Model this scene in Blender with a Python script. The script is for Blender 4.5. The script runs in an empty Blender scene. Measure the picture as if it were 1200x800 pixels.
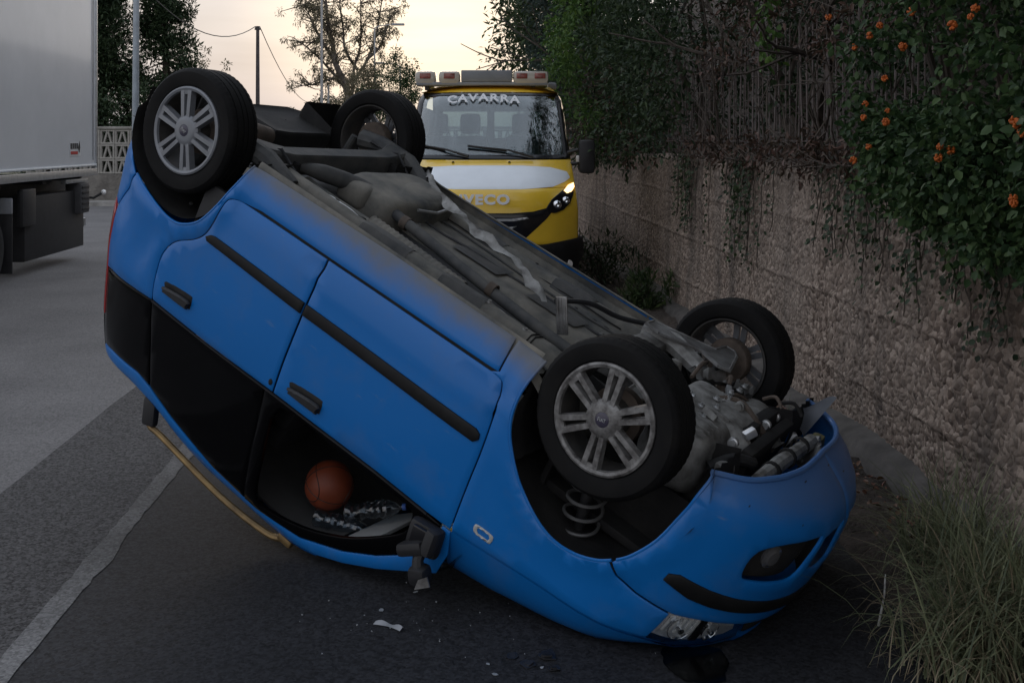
import bpy, bmesh, math, random
import numpy as np
from mathutils import Vector, Matrix, Euler
from mathutils.geometry import delaunay_2d_cdt

random.seed(7)
rng = np.random.default_rng(7)
SC = bpy.context.scene
COL = SC.collection
R_ = math.radians

# ------------------------------------------------------------------ camera
CAM_H = 1.965            # eye height above the road
F_PX = 1244.0           # focal length in pixels of a 1200 px wide picture
cam_d = bpy.data.cameras.new('camera')
cam = bpy.data.objects.new('camera', cam_d)
COL.objects.link(cam)
cam.location = (0, 0, CAM_H)
cam.rotation_euler = (R_(90), 0, 0)
cam_d.sensor_fit = 'HORIZONTAL'
cam_d.sensor_width = 36
cam_d.lens = 36 * F_PX / 1200
cam_d.shift_y = -235 / 1200.0
cam_d.clip_start = 0.05
cam_d.clip_end = 2000
SC.camera = cam

# ------------------------------------------------------------------ sky
SUN_AZ = R_(-6)         # sun sits ahead of the camera, a little left
SUN_EL = R_(4)
world = bpy.data.worlds.new('World')
SC.world = world
world.use_nodes = True
wn, wl = world.node_tree.nodes, world.node_tree.links
wn.clear()
w_out = wn.new('ShaderNodeOutputWorld')
w_bg = wn.new('ShaderNodeBackground')
w_bg.inputs['Strength'].default_value = 1.0
sky = wn.new('ShaderNodeTexSky')
sky.sky_type = 'NISHITA'
sky.sun_disc = False
sky.sun_elevation = SUN_EL
sky.sun_rotation = SUN_AZ
sky.air_density = 1.0
sky.dust_density = 3.0
sky.ozone_density = 2.0
sky_gain = wn.new('ShaderNodeVectorMath'); sky_gain.operation = 'SCALE'
sky_gain.inputs['Scale'].default_value = 0.06
wl.new(sky.outputs[0], sky_gain.inputs[0])
# thin even evening cloud veil over the clear sky
tc = wn.new('ShaderNodeTexCoord')
sep = wn.new('ShaderNodeSeparateXYZ'); wl.new(tc.outputs['Generated'], sep.inputs[0])
ramp = wn.new('ShaderNodeValToRGB'); wl.new(sep.outputs['Z'], ramp.inputs[0])
cr = ramp.color_ramp
cr.elements[0].position = 0.0; cr.elements[0].color = (0.40, 0.405, 0.435, 1)
cr.elements[1].position = 1.0; cr.elements[1].color = (0.54, 0.60, 0.70, 1)
e = cr.elements.new(0.05); e.color = (0.445, 0.44, 0.452, 1)
e = cr.elements.new(0.10); e.color = (0.49, 0.475, 0.472, 1)
e = cr.elements.new(0.18); e.color = (0.555, 0.535, 0.535, 1)
e = cr.elements.new(0.4); e.color = (0.60, 0.62, 0.68, 1)
# warm glow of the veil around the low sun
sdir = wn.new('ShaderNodeVectorMath'); sdir.operation = 'DOT_PRODUCT'
_se = R_(8.5)
sdir.inputs[1].default_value = (math.sin(R_(-5.2)) * math.cos(_se), math.cos(R_(-5.2)) * math.cos(_se), math.sin(_se))
wl.new(tc.outputs['Generated'], sdir.inputs[0])
gmap = wn.new('ShaderNodeMapRange'); gmap.interpolation_type = 'SMOOTHSTEP'
gmap.inputs['From Min'].default_value = 0.984; gmap.inputs['From Max'].default_value = 1.0
wl.new(sdir.outputs['Value'], gmap.inputs['Value'])
glow = wn.new('ShaderNodeMix'); glow.data_type = 'RGBA'
wl.new(gmap.outputs[0], glow.inputs[0]); wl.new(ramp.outputs[0], glow.inputs[6])
glow.inputs[7].default_value = (0.80, 0.71, 0.59, 1)
cn = wn.new('ShaderNodeTexNoise'); cn.inputs['Scale'].default_value = 5; cn.inputs['Detail'].default_value = 6
cmap = wn.new('ShaderNodeMapping'); cmap.inputs['Scale'].default_value = (1, 1, 7)
wl.new(tc.outputs['Generated'], cmap.inputs[0]); wl.new(cmap.outputs[0], cn.inputs['Vector'])
cmr = wn.new('ShaderNodeMapRange'); cmr.inputs['To Min'].default_value = 0.74; cmr.inputs['To Max'].default_value = 1.24
wl.new(cn.outputs[0], cmr.inputs['Value'])
cmul = wn.new('ShaderNodeVectorMath'); cmul.operation = 'SCALE'
wl.new(glow.outputs[2], cmul.inputs[0]); wl.new(cmr.outputs[0], cmul.inputs['Scale'])
wmix = wn.new('ShaderNodeMix'); wmix.data_type = 'RGBA'; wmix.inputs[0].default_value = 0.90
wl.new(sky_gain.outputs[0], wmix.inputs[6]); wl.new(cmul.outputs[0], wmix.inputs[7])
wl.new(wmix.outputs[2], w_bg.inputs['Color'])
wl.new(w_bg.outputs[0], w_out.inputs['Surface'])

# ------------------------------------------------------------------ sun, veiled and nearly set
sun_d = bpy.data.lights.new('sun', 'SUN')
sun_d.energy = 0.18
sun_d.angle = R_(20)
sun_d.color = (1.0, 0.80, 0.58)
sun = bpy.data.objects.new('sun', sun_d)
COL.objects.link(sun)
_sv = Vector((math.sin(SUN_AZ) * math.cos(R_(9)), math.cos(SUN_AZ) * math.cos(R_(9)), math.sin(R_(9))))
sun.rotation_euler = (-_sv).to_track_quat('-Z', 'Y').to_euler()
sun.location = (0, 0, 30)

SC.view_settings.view_transform = 'Standard'
SC.view_settings.look = 'None'
SC.view_settings.exposure = 0.6
SC.view_settings.gamma = 1.0
SC.view_settings.use_curve_mapping = False

# ------------------------------------------------------------------ materials
MATS = {}
def mat(name, color, rough=0.6, metal=0.0, var=0.0, vscale=6.0, bump=0.0, bscale=40.0, bdist=0.01, color2=None,
        trans=0.0, coat=0.0, emit=None, estr=0.0, detail=6.0, rvar=0.0, spec=None, island=0.0, alpha=1.0, ior=None, coords='Object',
        stretch=None):
    """principled material: noise colour variation between color and color2, roughness variation and fine bump"""
    if name in MATS: return MATS[name]
    m = bpy.data.materials.new(name); m.use_nodes = True
    N, L = m.node_tree.nodes, m.node_tree.links
    b = N['Principled BSDF']
    c = (*color, 1)
    b.inputs['Base Color'].default_value = c
    b.inputs['Roughness'].default_value = rough
    b.inputs['Metallic'].default_value = metal
    b.inputs['Transmission Weight'].default_value = trans
    b.inputs['Coat Weight'].default_value = coat
    b.inputs['Coat Roughness'].default_value = 0.08
    b.inputs['Alpha'].default_value = alpha
    if ior: b.inputs['IOR'].default_value = ior
    if spec is not None: b.inputs['Specular IOR Level'].default_value = spec
    if emit:
        b.inputs['Emission Color'].default_value = (*emit, 1); b.inputs['Emission Strength'].default_value = estr
    tcn = N.new('ShaderNodeTexCoord')
    src = tcn.outputs[coords]
    if stretch:
        mp = N.new('ShaderNodeMapping'); mp.inputs['Scale'].default_value = stretch
        L.new(src, mp.inputs[0]); src = mp.outputs[0]
    last = None
    if var > 0 or color2:
        n = N.new('ShaderNodeTexNoise'); n.inputs['Scale'].default_value = vscale; n.inputs['Detail'].default_value = detail
        n.inputs['Roughness'].default_value = 0.62
        L.new(src, n.inputs['Vector'])
        mr = N.new('ShaderNodeMapRange'); mr.inputs['From Min'].default_value = 0.34; mr.inputs['From Max'].default_value = 0.66
        L.new(n.outputs[0], mr.inputs['Value'])
        mx = N.new('ShaderNodeMix'); mx.data_type = 'RGBA'
        c2 = (*color2, 1) if color2 else tuple(max(0, x * (1 + var)) for x in color) + (1,)
        c1 = c if color2 else tuple(max(0, x * (1 - var)) for x in color) + (1,)
        mx.inputs[6].default_value = c1; mx.inputs[7].default_value = c2
        L.new(mr.outputs[0], mx.inputs[0]); last = mx.outputs[2]
        if rvar:
            m2 = N.new('ShaderNodeMapRange'); m2.inputs['To Min'].default_value = max(0.02, rough - rvar); m2.inputs['To Max'].default_value = min(1, rough + rvar)
            L.new(n.outputs[0], m2.inputs['Value']); L.new(m2.outputs[0], b.inputs['Roughness'])
    if island > 0:
        g = N.new('ShaderNodeNewGeometry')
        hsv = N.new('ShaderNodeHueSaturation')
        m3 = N.new('ShaderNodeMapRange'); m3.inputs['To Min'].default_value = 1 - island; m3.inputs['To Max'].default_value = 1 + island
        L.new(g.outputs['Random Per Island'], m3.inputs['Value']); L.new(m3.outputs[0], hsv.inputs['Value'])
        m4 = N.new('ShaderNodeMapRange'); m4.inputs['To Min'].default_value = 0.5 + island * 0.05; m4.inputs['To Max'].default_value = 0.5 - island * 0.05
        L.new(g.outputs['Random Per Island'], m4.inputs['Value']); L.new(m4.outputs[0], hsv.inputs['Hue'])
        if last: L.new(last, hsv.inputs['Color'])
        else: hsv.inputs['Color'].default_value = c
        last = hsv.outputs[0]
    if last: L.new(last, b.inputs['Base Color'])
    if bump > 0:
        n2 = N.new('ShaderNodeTexNoise'); n2.inputs['Scale'].default_value = bscale; n2.inputs['Detail'].default_value = 5
        L.new(src, n2.inputs['Vector'])
        bp = N.new('ShaderNodeBump'); bp.inputs['Strength'].default_value = bump; bp.inputs['Distance'].default_value = bdist
        L.new(n2.outputs[0], bp.inputs['Height']); L.new(bp.outputs[0], b.inputs['Normal'])
    MATS[name] = m
    return m

# ------------------------------------------------------------------ mesh helpers
def tag(o, label=None, cat=None, group=None, kind=None):
    if label: o['label'] = label
    if cat: o['category'] = cat
    if group: o['group'] = group
    if kind: o['kind'] = kind
    return o

def empty(name, loc=(0, 0, 0), rz=0.0, label=None, cat=None, group=None):
    o = bpy.data.objects.new(name, None); COL.objects.link(o)
    o.empty_display_size = 0.2
    o.location = loc; o.rotation_euler = (0, 0, rz)
    return tag(o, label, cat, group)

def link_mesh(name, me, m, parent=None, smooth=None):
    if m is not None:
        for x in (m if isinstance(m, (list, tuple)) else [m]): me.materials.append(x)
    if smooth is not None:
        me.polygons.foreach_set('use_smooth', [True] * len(me.polygons))
        me.set_sharp_from_angle(angle=R_(smooth))
    o = bpy.data.objects.new(name, me); COL.objects.link(o)
    if parent is not None: o.parent = parent
    return o

class MB:
    """collects vertices and faces of one mesh"""
    def __init__(s): s.v = []; s.f = []; s.mi = []
    def add(s, vs, fs, mi=0):
        k = len(s.v); s.v += [tuple(p) for p in vs]; s.f += [tuple(k + i for i in f) for f in fs]; s.mi += [mi] * len(fs); return s
    def box(s, c, d, rot=None, bev=0.0, mi=0):
        x, y, z = d[0] / 2, d[1] / 2, d[2] / 2
        if bev <= 0:
            vs = [Vector((a * x, b * y, e * z)) for a in (-1, 1) for b in (-1, 1) for e in (-1, 1)]
            fs = [(0, 1, 3, 2), (4, 6, 7, 5), (0, 4, 5, 1), (2, 3, 7, 6), (0, 2, 6, 4), (1, 5, 7, 3)]
        else:
            bm = bmesh.new(); bmesh.ops.create_cube(bm, size=1.0)
            for v in bm.verts: v.co = Vector((v.co.x * d[0], v.co.y * d[1], v.co.z * d[2]))
            bmesh.ops.bevel(bm, geom=list(bm.edges), offset=min(bev, min(d) * .45), segments=2, profile=.6, affect='EDGES')
            bm.verts.index_update()
            vs = [v.co.copy() for v in bm.verts]; fs = [tuple(v.index for v in f.verts) for f in bm.faces]; bm.free()
        Mx = Euler(rot).to_matrix() if rot else Matrix.Identity(3)
        return s.add([Mx @ v + Vector(c) for v in vs], fs, mi)
    def tube(s, pts, r, seg=10, cap=True, mi=0, closed=False):
        pts = [Vector(p) for p in pts]; n = len(pts)
        rs = r if isinstance(r, (list, tuple)) else [r] * n
        vs = []; fs = []
        t0 = (pts[1] - pts[0]).normalized()
        up = Vector((0, 0, 1)) if abs(t0.z) < .9 else Vector((1, 0, 0))
        nx = t0.cross(up).normalized()
        for i, p in enumerate(pts):
            a = pts[i - 1] if (i > 0 or closed) else p; b = pts[(i + 1) % n] if (i < n - 1 or closed) else p
            t = (b - a).normalized()
            nx = (nx - t * nx.dot(t))
            nx = nx.normalized() if nx.length > 1e-6 else t.orthogonal().normalized()
            ny = t.cross(nx)
            for j in range(seg):
                th = 2 * math.pi * j / seg
                vs.append(p + (nx * math.cos(th) + ny * math.sin(th)) * rs[i])
        m = n if closed else n - 1
        for i in range(m):
            for j in range(seg):
                a = i * seg + j; b = i * seg + (j + 1) % seg; i2 = ((i + 1) % n) * seg
                fs.append((a, b, i2 + (j + 1) % seg, i2 + j))
        if cap and not closed:
            fs.append(tuple(range(seg - 1, -1, -1))); fs.append(tuple(range((n - 1) * seg, n * seg)))
        return s.add(vs, fs, mi)
    def lathe(s, prof, seg=32, axis='Z', c=(0, 0, 0), closed=False, mi=0):
        """prof: list of (r, h)"""
        vs = []; fs = []; n = len(prof)
        for j in range(seg):
            th = 2 * math.pi * j / seg; ca, sa = math.cos(th), math.sin(th)
            for r, h in prof:
                p = (r * ca, r * sa, h) if axis == 'Z' else (r * sa, h, r * ca) if axis == 'Y' else (h, r * ca, r * sa)
                vs.append(Vector(p) + Vector(c))
        m = n if closed else n - 1
        for j in range(seg):
            j2 = (j + 1) % seg
            for i in range(m):
                i2 = (i + 1) % n
                fs.append((j * n + i, j2 * n + i, j2 * n + i2, j * n + i2))
        return s.add(vs, fs, mi)
    def prism(s, poly, o, ux, uy, depth, mi=0):
        """poly in 2D (a,b) -> o + a*ux + b*uy, extruded by the vector depth"""
        o = Vector(o); ux = Vector(ux); uy = Vector(uy); d = Vector(depth); n = len(poly)
        a = [o + ux * p[0] + uy * p[1] for p in poly]; b = [p + d for p in a]
        fs = [tuple(range(n - 1, -1, -1)), tuple(range(n, 2 * n))] + [(i, (i + 1) % n, n + (i + 1) % n, n + i) for i in range(n)]
        return s.add(a + b, fs, mi)
    def grid(s, rows, mi=0, flip=False):
        n = len(rows[0]); vs = [p for r in rows for p in r]; fs = []
        for i in range(len(rows) - 1):
            for j in range(n - 1):
                q = (i * n + j, i * n + j + 1, (i + 1) * n + j + 1, (i + 1) * n + j)
                fs.append(q[::-1] if flip else q)
        return s.add(vs, fs, mi)
    def sphere(s, c, r, seg=16, rings=10, mi=0):
        rr = r if isinstance(r, (tuple, list)) else (r, r, r)
        prof = [(max(1e-4, math.sin(math.pi * i / rings)), -math.cos(math.pi * i / rings)) for i in range(rings + 1)]
        t = MB().lathe(prof, seg)
        return s.add([Vector((v[0] * rr[0], v[1] * rr[1], v[2] * rr[2])) + Vector(c) for v in t.v], t.f, mi)
    def map(s, fn): s.v = [tuple(fn(Vector(p))) for p in s.v]; return s
    def build(s, name, m, parent=None, smooth=35, recalc=True):
        me = bpy.data.meshes.new(name); me.from_pydata(s.v, [], s.f); 
        if any(s.mi): me.polygons.foreach_set('material_index', s.mi)
        if recalc:
            bm = bmesh.new(); bm.from_mesh(me); bmesh.ops.recalc_face_normals(bm, faces=bm.faces); bm.to_mesh(me); bm.free()
        me.update()
        return link_mesh(name, me, m, parent, smooth)

def in_poly(x, y, poly):
    c = False; n = len(poly); j = n - 1
    for i in range(n):
        xi, yi = poly[i]; xj, yj = poly[j]
        if (yi > y) != (yj > y) and x < (xj - xi) * (y - yi) / (yj - yi) + xi: c = not c
        j = i
    return c

def densify(poly, res):
    out = []
    for i in range(len(poly)):
        a = Vector(poly[i]); b = Vector(poly[(i + 1) % len(poly)])
        k = max(1, int((b - a).length / res + .5))
        for j in range(k): out.append(tuple(a.lerp(b, j / k)))
    return out

def smooth_poly(pts, closed=False, k=4):
    """Catmull-Rom through pts"""
    n = len(pts); out = []
    rngi = range(n) if closed else range(n - 1)
    for i in rngi:
        p = [Vector(pts[(i + d) % n]) if closed else Vector(pts[min(max(i + d, 0), n - 1)]) for d in (-1, 0, 1, 2)]
        for j in range(k):
            t = j / k
            q = .5 * ((2 * p[1]) + (p[2] - p[0]) * t + (2 * p[0] - 5 * p[1] + 4 * p[2] - p[3]) * t * t + (3 * p[1] - p[0] - 3 * p[2] + p[3]) * t ** 3)
            out.append(tuple(q))
    if not closed: out.append(tuple(pts[-1]))
    return out

def inset_ring(poly, d):
    n = len(poly); area = sum(poly[i][0] * poly[(i + 1) % n][1] - poly[(i + 1) % n][0] * poly[i][1] for i in range(n))
    sg = 1 if area > 0 else -1; out = []
    for i in range(n):
        a = Vector(poly[i - 1]); b = Vector(poly[(i + 1) % n]); t = (b - a)
        if t.length < 1e-9: continue
        t.normalize(); out.append((poly[i][0] - t.y * d * sg, poly[i][1] + t.x * d * sg))
    return out

def panel_geo(surf, poly, off=0.0, thick=0.012, res=0.05, holes=(), edge=0.007, drop=0.004, post=None, eres=0.02, rim=True):
    """a curved sheet: polygon in the parameters of surf, rolled edges, thickness"""
    P2 = densify(poly, eres); rings = [P2] + [densify(h, eres) for h in holes]
    pts = []; edges = []; nb = 0
    for rg in rings:
        k = len(pts); n = len(rg); pts += rg; edges += [(k + i, k + (i + 1) % n) for i in range(n)]
    nb = len(pts)
    def inside(q): return in_poly(q[0], q[1], P2) and not any(in_poly(q[0], q[1], h) for h in rings[1:])
    if edge > 0:
        for ri, rg in enumerate(rings):
            for q in inset_ring(rg, edge if ri == 0 else -edge):
                if inside(q): pts.append(q)
    bd = np.array(pts[:nb])
    xs = [p[0] for p in P2]; ys = [p[1] for p in P2]
    for i in range(int((max(xs) - min(xs)) / res) + 2):
        for j in range(int((max(ys) - min(ys)) / res) + 2):
            q = (min(xs) + (i + .37) * res, min(ys) + (j + .43) * res)
            if inside(q) and np.min(np.hypot(bd[:, 0] - q[0], bd[:, 1] - q[1])) > max(edge * 1.6, res * .4): pts.append(q)
    vs, _, fs, _, _, _ = delaunay_2d_cdt([Vector(p) for p in pts], edges, [], 0, 1e-7)
    tri = []
    for f in fs:
        cx = sum(vs[i].x for i in f) / len(f); cy = sum(vs[i].y for i in f) / len(f)
        if inside((cx, cy)): tri.append(tuple(f))
    # boundary edges of the kept faces
    cnt = {}
    for f in tri:
        for i in range(len(f)):
            a, b = f[i], f[(i + 1) % len(f)]; cnt[(min(a, b), max(a, b))] = cnt.get((min(a, b), max(a, b)), 0) + 1
    bset = set()
    for (a, b), c in cnt.items():
        if c == 1: bset.add(a); bset.add(b)
    top = []; bot = []
    h = 2e-3
    for i, q in enumerate(vs):
        p = surf(q.x, q.y); du = surf(q.x + h, q.y) - surf(q.x - h, q.y); dv = surf(q.x, q.y + h) - surf(q.x, q.y - h)
        nrm = du.cross(dv)
        nrm = nrm.normalized() if nrm.length > 1e-12 else Vector((0, 1, 0))
        if surf.flipn: nrm = -nrm
        o = off - (drop if i in bset else 0)
        top.append(p + nrm * o); bot.append(p + nrm * (off - thick))
    n = len(vs)
    V = top + (bot if rim else [])
    F = []
    for f in tri:
        F.append(f)
    if rim:
        for f in tri: F.append(tuple(n + i for i in f[::-1]))
        for f in tri:
            for i in range(len(f)):
                a, b = f[i], f[(i + 1) % len(f)]
                if cnt[(min(a, b), max(a, b))] == 1: F.append((b, a, n + a, n + b))
    if surf.flipn: F = [f[::-1] for f in F]
    return V, F

def text_mesh(s, size, depth=0.004, spacing=1.0, shear=0.0, xs=1.0, bold=0.0):
    cu = bpy.data.curves.new('t', 'FONT'); cu.body = s; cu.size = size; cu.extrude = depth / 2; cu.align_x = 'CENTER'; cu.align_y = 'CENTER'
    cu.space_character = spacing; cu.shear = shear; cu.resolution_u = 3; cu.offset = bold
    ob = bpy.data.objects.new('t', cu); COL.objects.link(ob)
    dg = bpy.context.evaluated_depsgraph_get()
    me = bpy.data.meshes.new_from_object(ob.evaluated_get(dg))
    bpy.data.objects.remove(ob); bpy.data.curves.remove(cu)
    mb = MB(); mb.add([(v.co.x * xs, v.co.y, v.co.z) for v in me.vertices], [tuple(p.vertices) for p in me.polygons])
    bpy.data.meshes.remove(me)
    return mb

# road frame: the road, its line and the wall all run along (-0.062, 1)
ROAD_YAW = math.atan(0.062)
def wall_x(y): return 2.22 - 0.062 * (y - 6.14)
# ================================================================== SETTING
from mathutils import noise as mnoise

def sheet(name, poly, z, m, kind='structure', label=None):
    me = bpy.data.meshes.new(name)
    me.from_pydata([(x, y, z) for x, y in poly], [], [tuple(range(len(poly)))])
    return tag(link_mesh(name, me, m), label=label, kind=kind)

def along(off, y0, y1, n=2):
    """points at a sideways offset from the wall foot line, along the road"""
    return [(wall_x(y) + off, y) for y in np.linspace(y0, y1, n)]

def asphalt(name, c1, c2, speck, rough):
    m = bpy.data.materials.new(name); m.use_nodes = True
    N, L = m.node_tree.nodes, m.node_tree.links; b = N['Principled BSDF']
    t = N.new('ShaderNodeTexCoord')
    big = N.new('ShaderNodeTexNoise'); big.inputs['Scale'].default_value = 0.9; big.inputs['Detail'].default_value = 7
    fine = N.new('ShaderNodeTexVoronoi'); fine.inputs['Scale'].default_value = 95
    mid = N.new('ShaderNodeTexNoise'); mid.inputs['Scale'].default_value = 28; mid.inputs['Detail'].default_value = 5
    for n in (big, fine, mid): L.new(t.outputs['Object'], n.inputs['Vector'])
    r1 = N.new('ShaderNodeMapRange'); r1.inputs['From Min'].default_value = .35; r1.inputs['From Max'].default_value = .68; L.new(big.outputs[0], r1.inputs['Value'])
    mx = N.new('ShaderNodeMix'); mx.data_type = 'RGBA'; mx.inputs[6].default_value = (*c1, 1); mx.inputs[7].default_value = (*c2, 1); L.new(r1.outputs[0], mx.inputs[0])
    hs = N.new('ShaderNodeHueSaturation'); L.new(mx.outputs[2], hs.inputs['Color'])
    sp = N.new('ShaderNodeSeparateColor'); L.new(fine.outputs['Color'], sp.inputs[0])
    ad = N.new('ShaderNodeMath'); ad.operation = 'ADD'; L.new(sp.outputs[0], ad.inputs[0]); L.new(mid.outputs[0], ad.inputs[1])
    r2 = N.new('ShaderNodeMapRange'); r2.inputs['From Min'].default_value = .3; r2.inputs['From Max'].default_value = 1.5; r2.inputs['To Min'].default_value = 1 - speck; r2.inputs['To Max'].default_value = 1 + speck
    L.new(ad.outputs[0], r2.inputs['Value']); L.new(r2.outputs[0], hs.inputs['Value']); L.new(hs.outputs[0], b.inputs['Base Color'])
    b.inputs['Roughness'].default_value = rough
    b.inputs['Specular IOR Level'].default_value = 0.35
    bp = N.new('ShaderNodeBump'); bp.inputs['Strength'].default_value = .55; bp.inputs['Distance'].default_value = .006
    L.new(ad.outputs[0], bp.inputs['Height']); L.new(bp.outputs[0], b.inputs['Normal'])
    MATS[name] = m
    return m

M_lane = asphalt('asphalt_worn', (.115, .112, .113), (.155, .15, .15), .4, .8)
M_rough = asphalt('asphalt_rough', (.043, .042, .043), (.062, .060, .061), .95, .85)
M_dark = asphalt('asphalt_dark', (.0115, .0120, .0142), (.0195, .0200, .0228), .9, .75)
M_paint = asphalt('road_paint_worn', (.055, .055, .056), (.17, .168, .168), .5, .75)
M_soil = mat('soil', (.06, .047, .038), .95, var=.5, vscale=9, bump=.9, bscale=45, bdist=.03)
M_ground = mat('ground_scrub', (.10, .095, .06), .95, color2=(.05, .06, .03), vscale=.6, bump=.5, bscale=8, bdist=.08)
M_conc = mat('concrete_footing', (.085, .078, .072), .9, var=.35, vscale=5, bump=.5, bscale=60, bdist=.006)
M_conc_old = mat('old_concrete', (.26, .25, .235), .9, var=.3, vscale=3, bump=.5, bscale=30, bdist=.01)

sheet('ground', [(-700, -60), (700, -60), (700, 1500), (-700, 1500)], -.02, M_ground)
sheet('road', along(-14.5, -12, 420) + along(.1, 420, -12), 0.0, M_lane)
# rough worn edge of the lane, its left border uneven
bo = [(-5.08 + .02 * mnoise.noise((0, y * .6, 0)) + .012 * mnoise.noise((0, y * 5, 0)), y) for y in np.linspace(-8, 90, 180)]
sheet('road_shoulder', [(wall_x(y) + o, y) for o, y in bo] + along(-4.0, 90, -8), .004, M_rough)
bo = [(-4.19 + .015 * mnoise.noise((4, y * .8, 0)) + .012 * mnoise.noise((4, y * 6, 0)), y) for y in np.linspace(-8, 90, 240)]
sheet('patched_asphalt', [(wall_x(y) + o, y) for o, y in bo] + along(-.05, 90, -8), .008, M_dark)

# worn edge line, ragged outline, smeared to the left in places
def ragged_line():
    L_, R2 = [], []
    for y in np.linspace(1.5, 60, 900):
        w = .050 + .012 * mnoise.noise((0, y * 3, 1)) + .012 * mnoise.noise((0, y * 14, 2))
        sm = max(0, mnoise.noise((3, y * 1.1, 0)) - .25) * .10
        if 4.6 < y < 5.3: sm += .015 * math.sin((y - 4.6) / .7 * math.pi)
        if 6.4 < y < 9.5: sm += .0; w += .03 * min(1, (y - 6.4) / .6)
        c = wall_x(y) - 4.235
        L_.append((c - w - sm * .2, y)); R2.append((c + w + sm, y))
    return L_ + R2[::-1]
sheet('road_edge_line', ragged_line(), .012, M_paint)

# soil strip along the wall
def soil_strip():
    mb = MB(); rows = []
    for y in np.arange(1.5, 40, .09 if True else 1):
        row = []
        edge = -.62 - .18 * mnoise.noise((y * .9, 0, 4)) - (.12 if y < 4.6 else 0) - .05 * mnoise.noise((y * 5, 0, 9))
        for i in range(12):
            o = edge + (0.05 - edge) * i / 11
            h = .012 + .05 * min(1, i / 4) + (.06 * mnoise.noise((o * 5, y * 5, 0)) + .02 * mnoise.noise((o * 22, y * 22, 3))) * min(1, i / 3)
            row.append((wall_x(y) + o, y, max(.009, h) if i else .006))
        rows.append(row)
    mb.grid(rows)
    return tag(mb.build('verge', M_soil, smooth=60), kind='structure')
soil_strip()

# ------------------------------------------------------------------ retaining wall
def wall_mat():
    m = bpy.data.materials.new('pebbled_wall'); m.use_nodes = True
    N, L = m.node_tree.nodes, m.node_tree.links; b = N['Principled BSDF']
    t = N.new('ShaderNodeTexCoord')
    v = N.new('ShaderNodeTexVoronoi'); v.inputs['Scale'].default_value = 30; v.inputs['Randomness'].default_value = 1
    wob = N.new('ShaderNodeTexNoise'); wob.inputs['Scale'].default_value = 9; wob.inputs['Detail'].default_value = 4
    L.new(t.outputs['Object'], wob.inputs['Vector'])
    va = N.new('ShaderNodeVectorMath'); va.operation = 'MULTIPLY_ADD'; va.inputs[1].default_value = (.08, .08, .08)
    L.new(wob.outputs['Color'], va.inputs[0]); L.new(t.outputs['Object'], va.inputs[2]); L.new(va.outputs[0], v.inputs['Vector'])
    big = N.new('ShaderNodeTexNoise'); big.inputs['Scale'].default_value = 1.6; big.inputs['Detail'].default_value = 8; big.inputs['Roughness'].default_value = .7
    mp = N.new('ShaderNodeMapping'); mp.inputs['Scale'].default_value = (1, 1, .35)
    L.new(t.outputs['Object'], mp.inputs[0]); L.new(mp.outputs[0], big.inputs['Vector'])
    sc = N.new('ShaderNodeSeparateColor'); L.new(v.outputs['Color'], sc.inputs[0])
    r0 = N.new('ShaderNodeValToRGB'); L.new(sc.outputs[0], r0.inputs[0])
    r0.color_ramp.elements[0].color = (.085, .058, .045, 1); r0.color_ramp.elements[1].color = (.42, .335, .275, 1)
    e = r0.color_ramp.elements.new(.55); e.color = (.245, .185, .145, 1)
    r1 = N.new('ShaderNodeMapRange'); r1.inputs['From Min'].default_value = .38; r1.inputs['From Max'].default_value = .62; L.new(big.outputs[0], r1.inputs['Value'])
    mort = N.new('ShaderNodeMix'); mort.data_type = 'RGBA'; mort.inputs[7].default_value = (.28, .23, .19, 1)
    r1b = N.new('ShaderNodeMath'); r1b.operation = 'MULTIPLY'; r1b.inputs[1].default_value = .55; L.new(r1.outputs[0], r1b.inputs[0])
    L.new(r1b.outputs[0], mort.inputs[0]); L.new(r0.outputs[0], mort.inputs[6])
    # dark streaks of old damp
    st = N.new('ShaderNodeTexNoise'); st.inputs['Scale'].default_value = 3.2; st.inputs['Detail'].default_value = 6
    mp2 = N.new('ShaderNodeMapping'); mp2.inputs['Scale'].default_value = (1, 1, .12); L.new(t.outputs['Object'], mp2.inputs[0]); L.new(mp2.outputs[0], st.inputs['Vector'])
    r3 = N.new('ShaderNodeMapRange'); r3.inputs['From Min'].default_value = .50; r3.inputs['From Max'].default_value = .68; r3.inputs['To Max'].default_value = .6; L.new(st.outputs[0], r3.inputs['Value'])
    mx = N.new('ShaderNodeMix'); mx.data_type = 'RGBA'; mx.inputs[7].default_value = (.065, .055, .048, 1)
    L.new(r3.outputs[0], mx.inputs[0]); L.new(mort.outputs[2], mx.inputs[6]); L.new(mx.outputs[2], b.inputs['Base Color'])
    b.inputs['Roughness'].default_value = .95
    inv = N.new('ShaderNodeMath'); inv.operation = 'SUBTRACT'; inv.inputs[0].default_value = 1; L.new(v.outputs['Distance'], inv.inputs[1])
    bp = N.new('ShaderNodeBump'); bp.inputs['Strength'].default_value = .9; bp.inputs['Distance'].default_value = .02
    L.new(inv.outputs[0], bp.inputs['Height']); L.new(bp.outputs[0], b.inputs['Normal'])
    return m
M_wall = wall_mat()
WALL_H = 1.78
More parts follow.
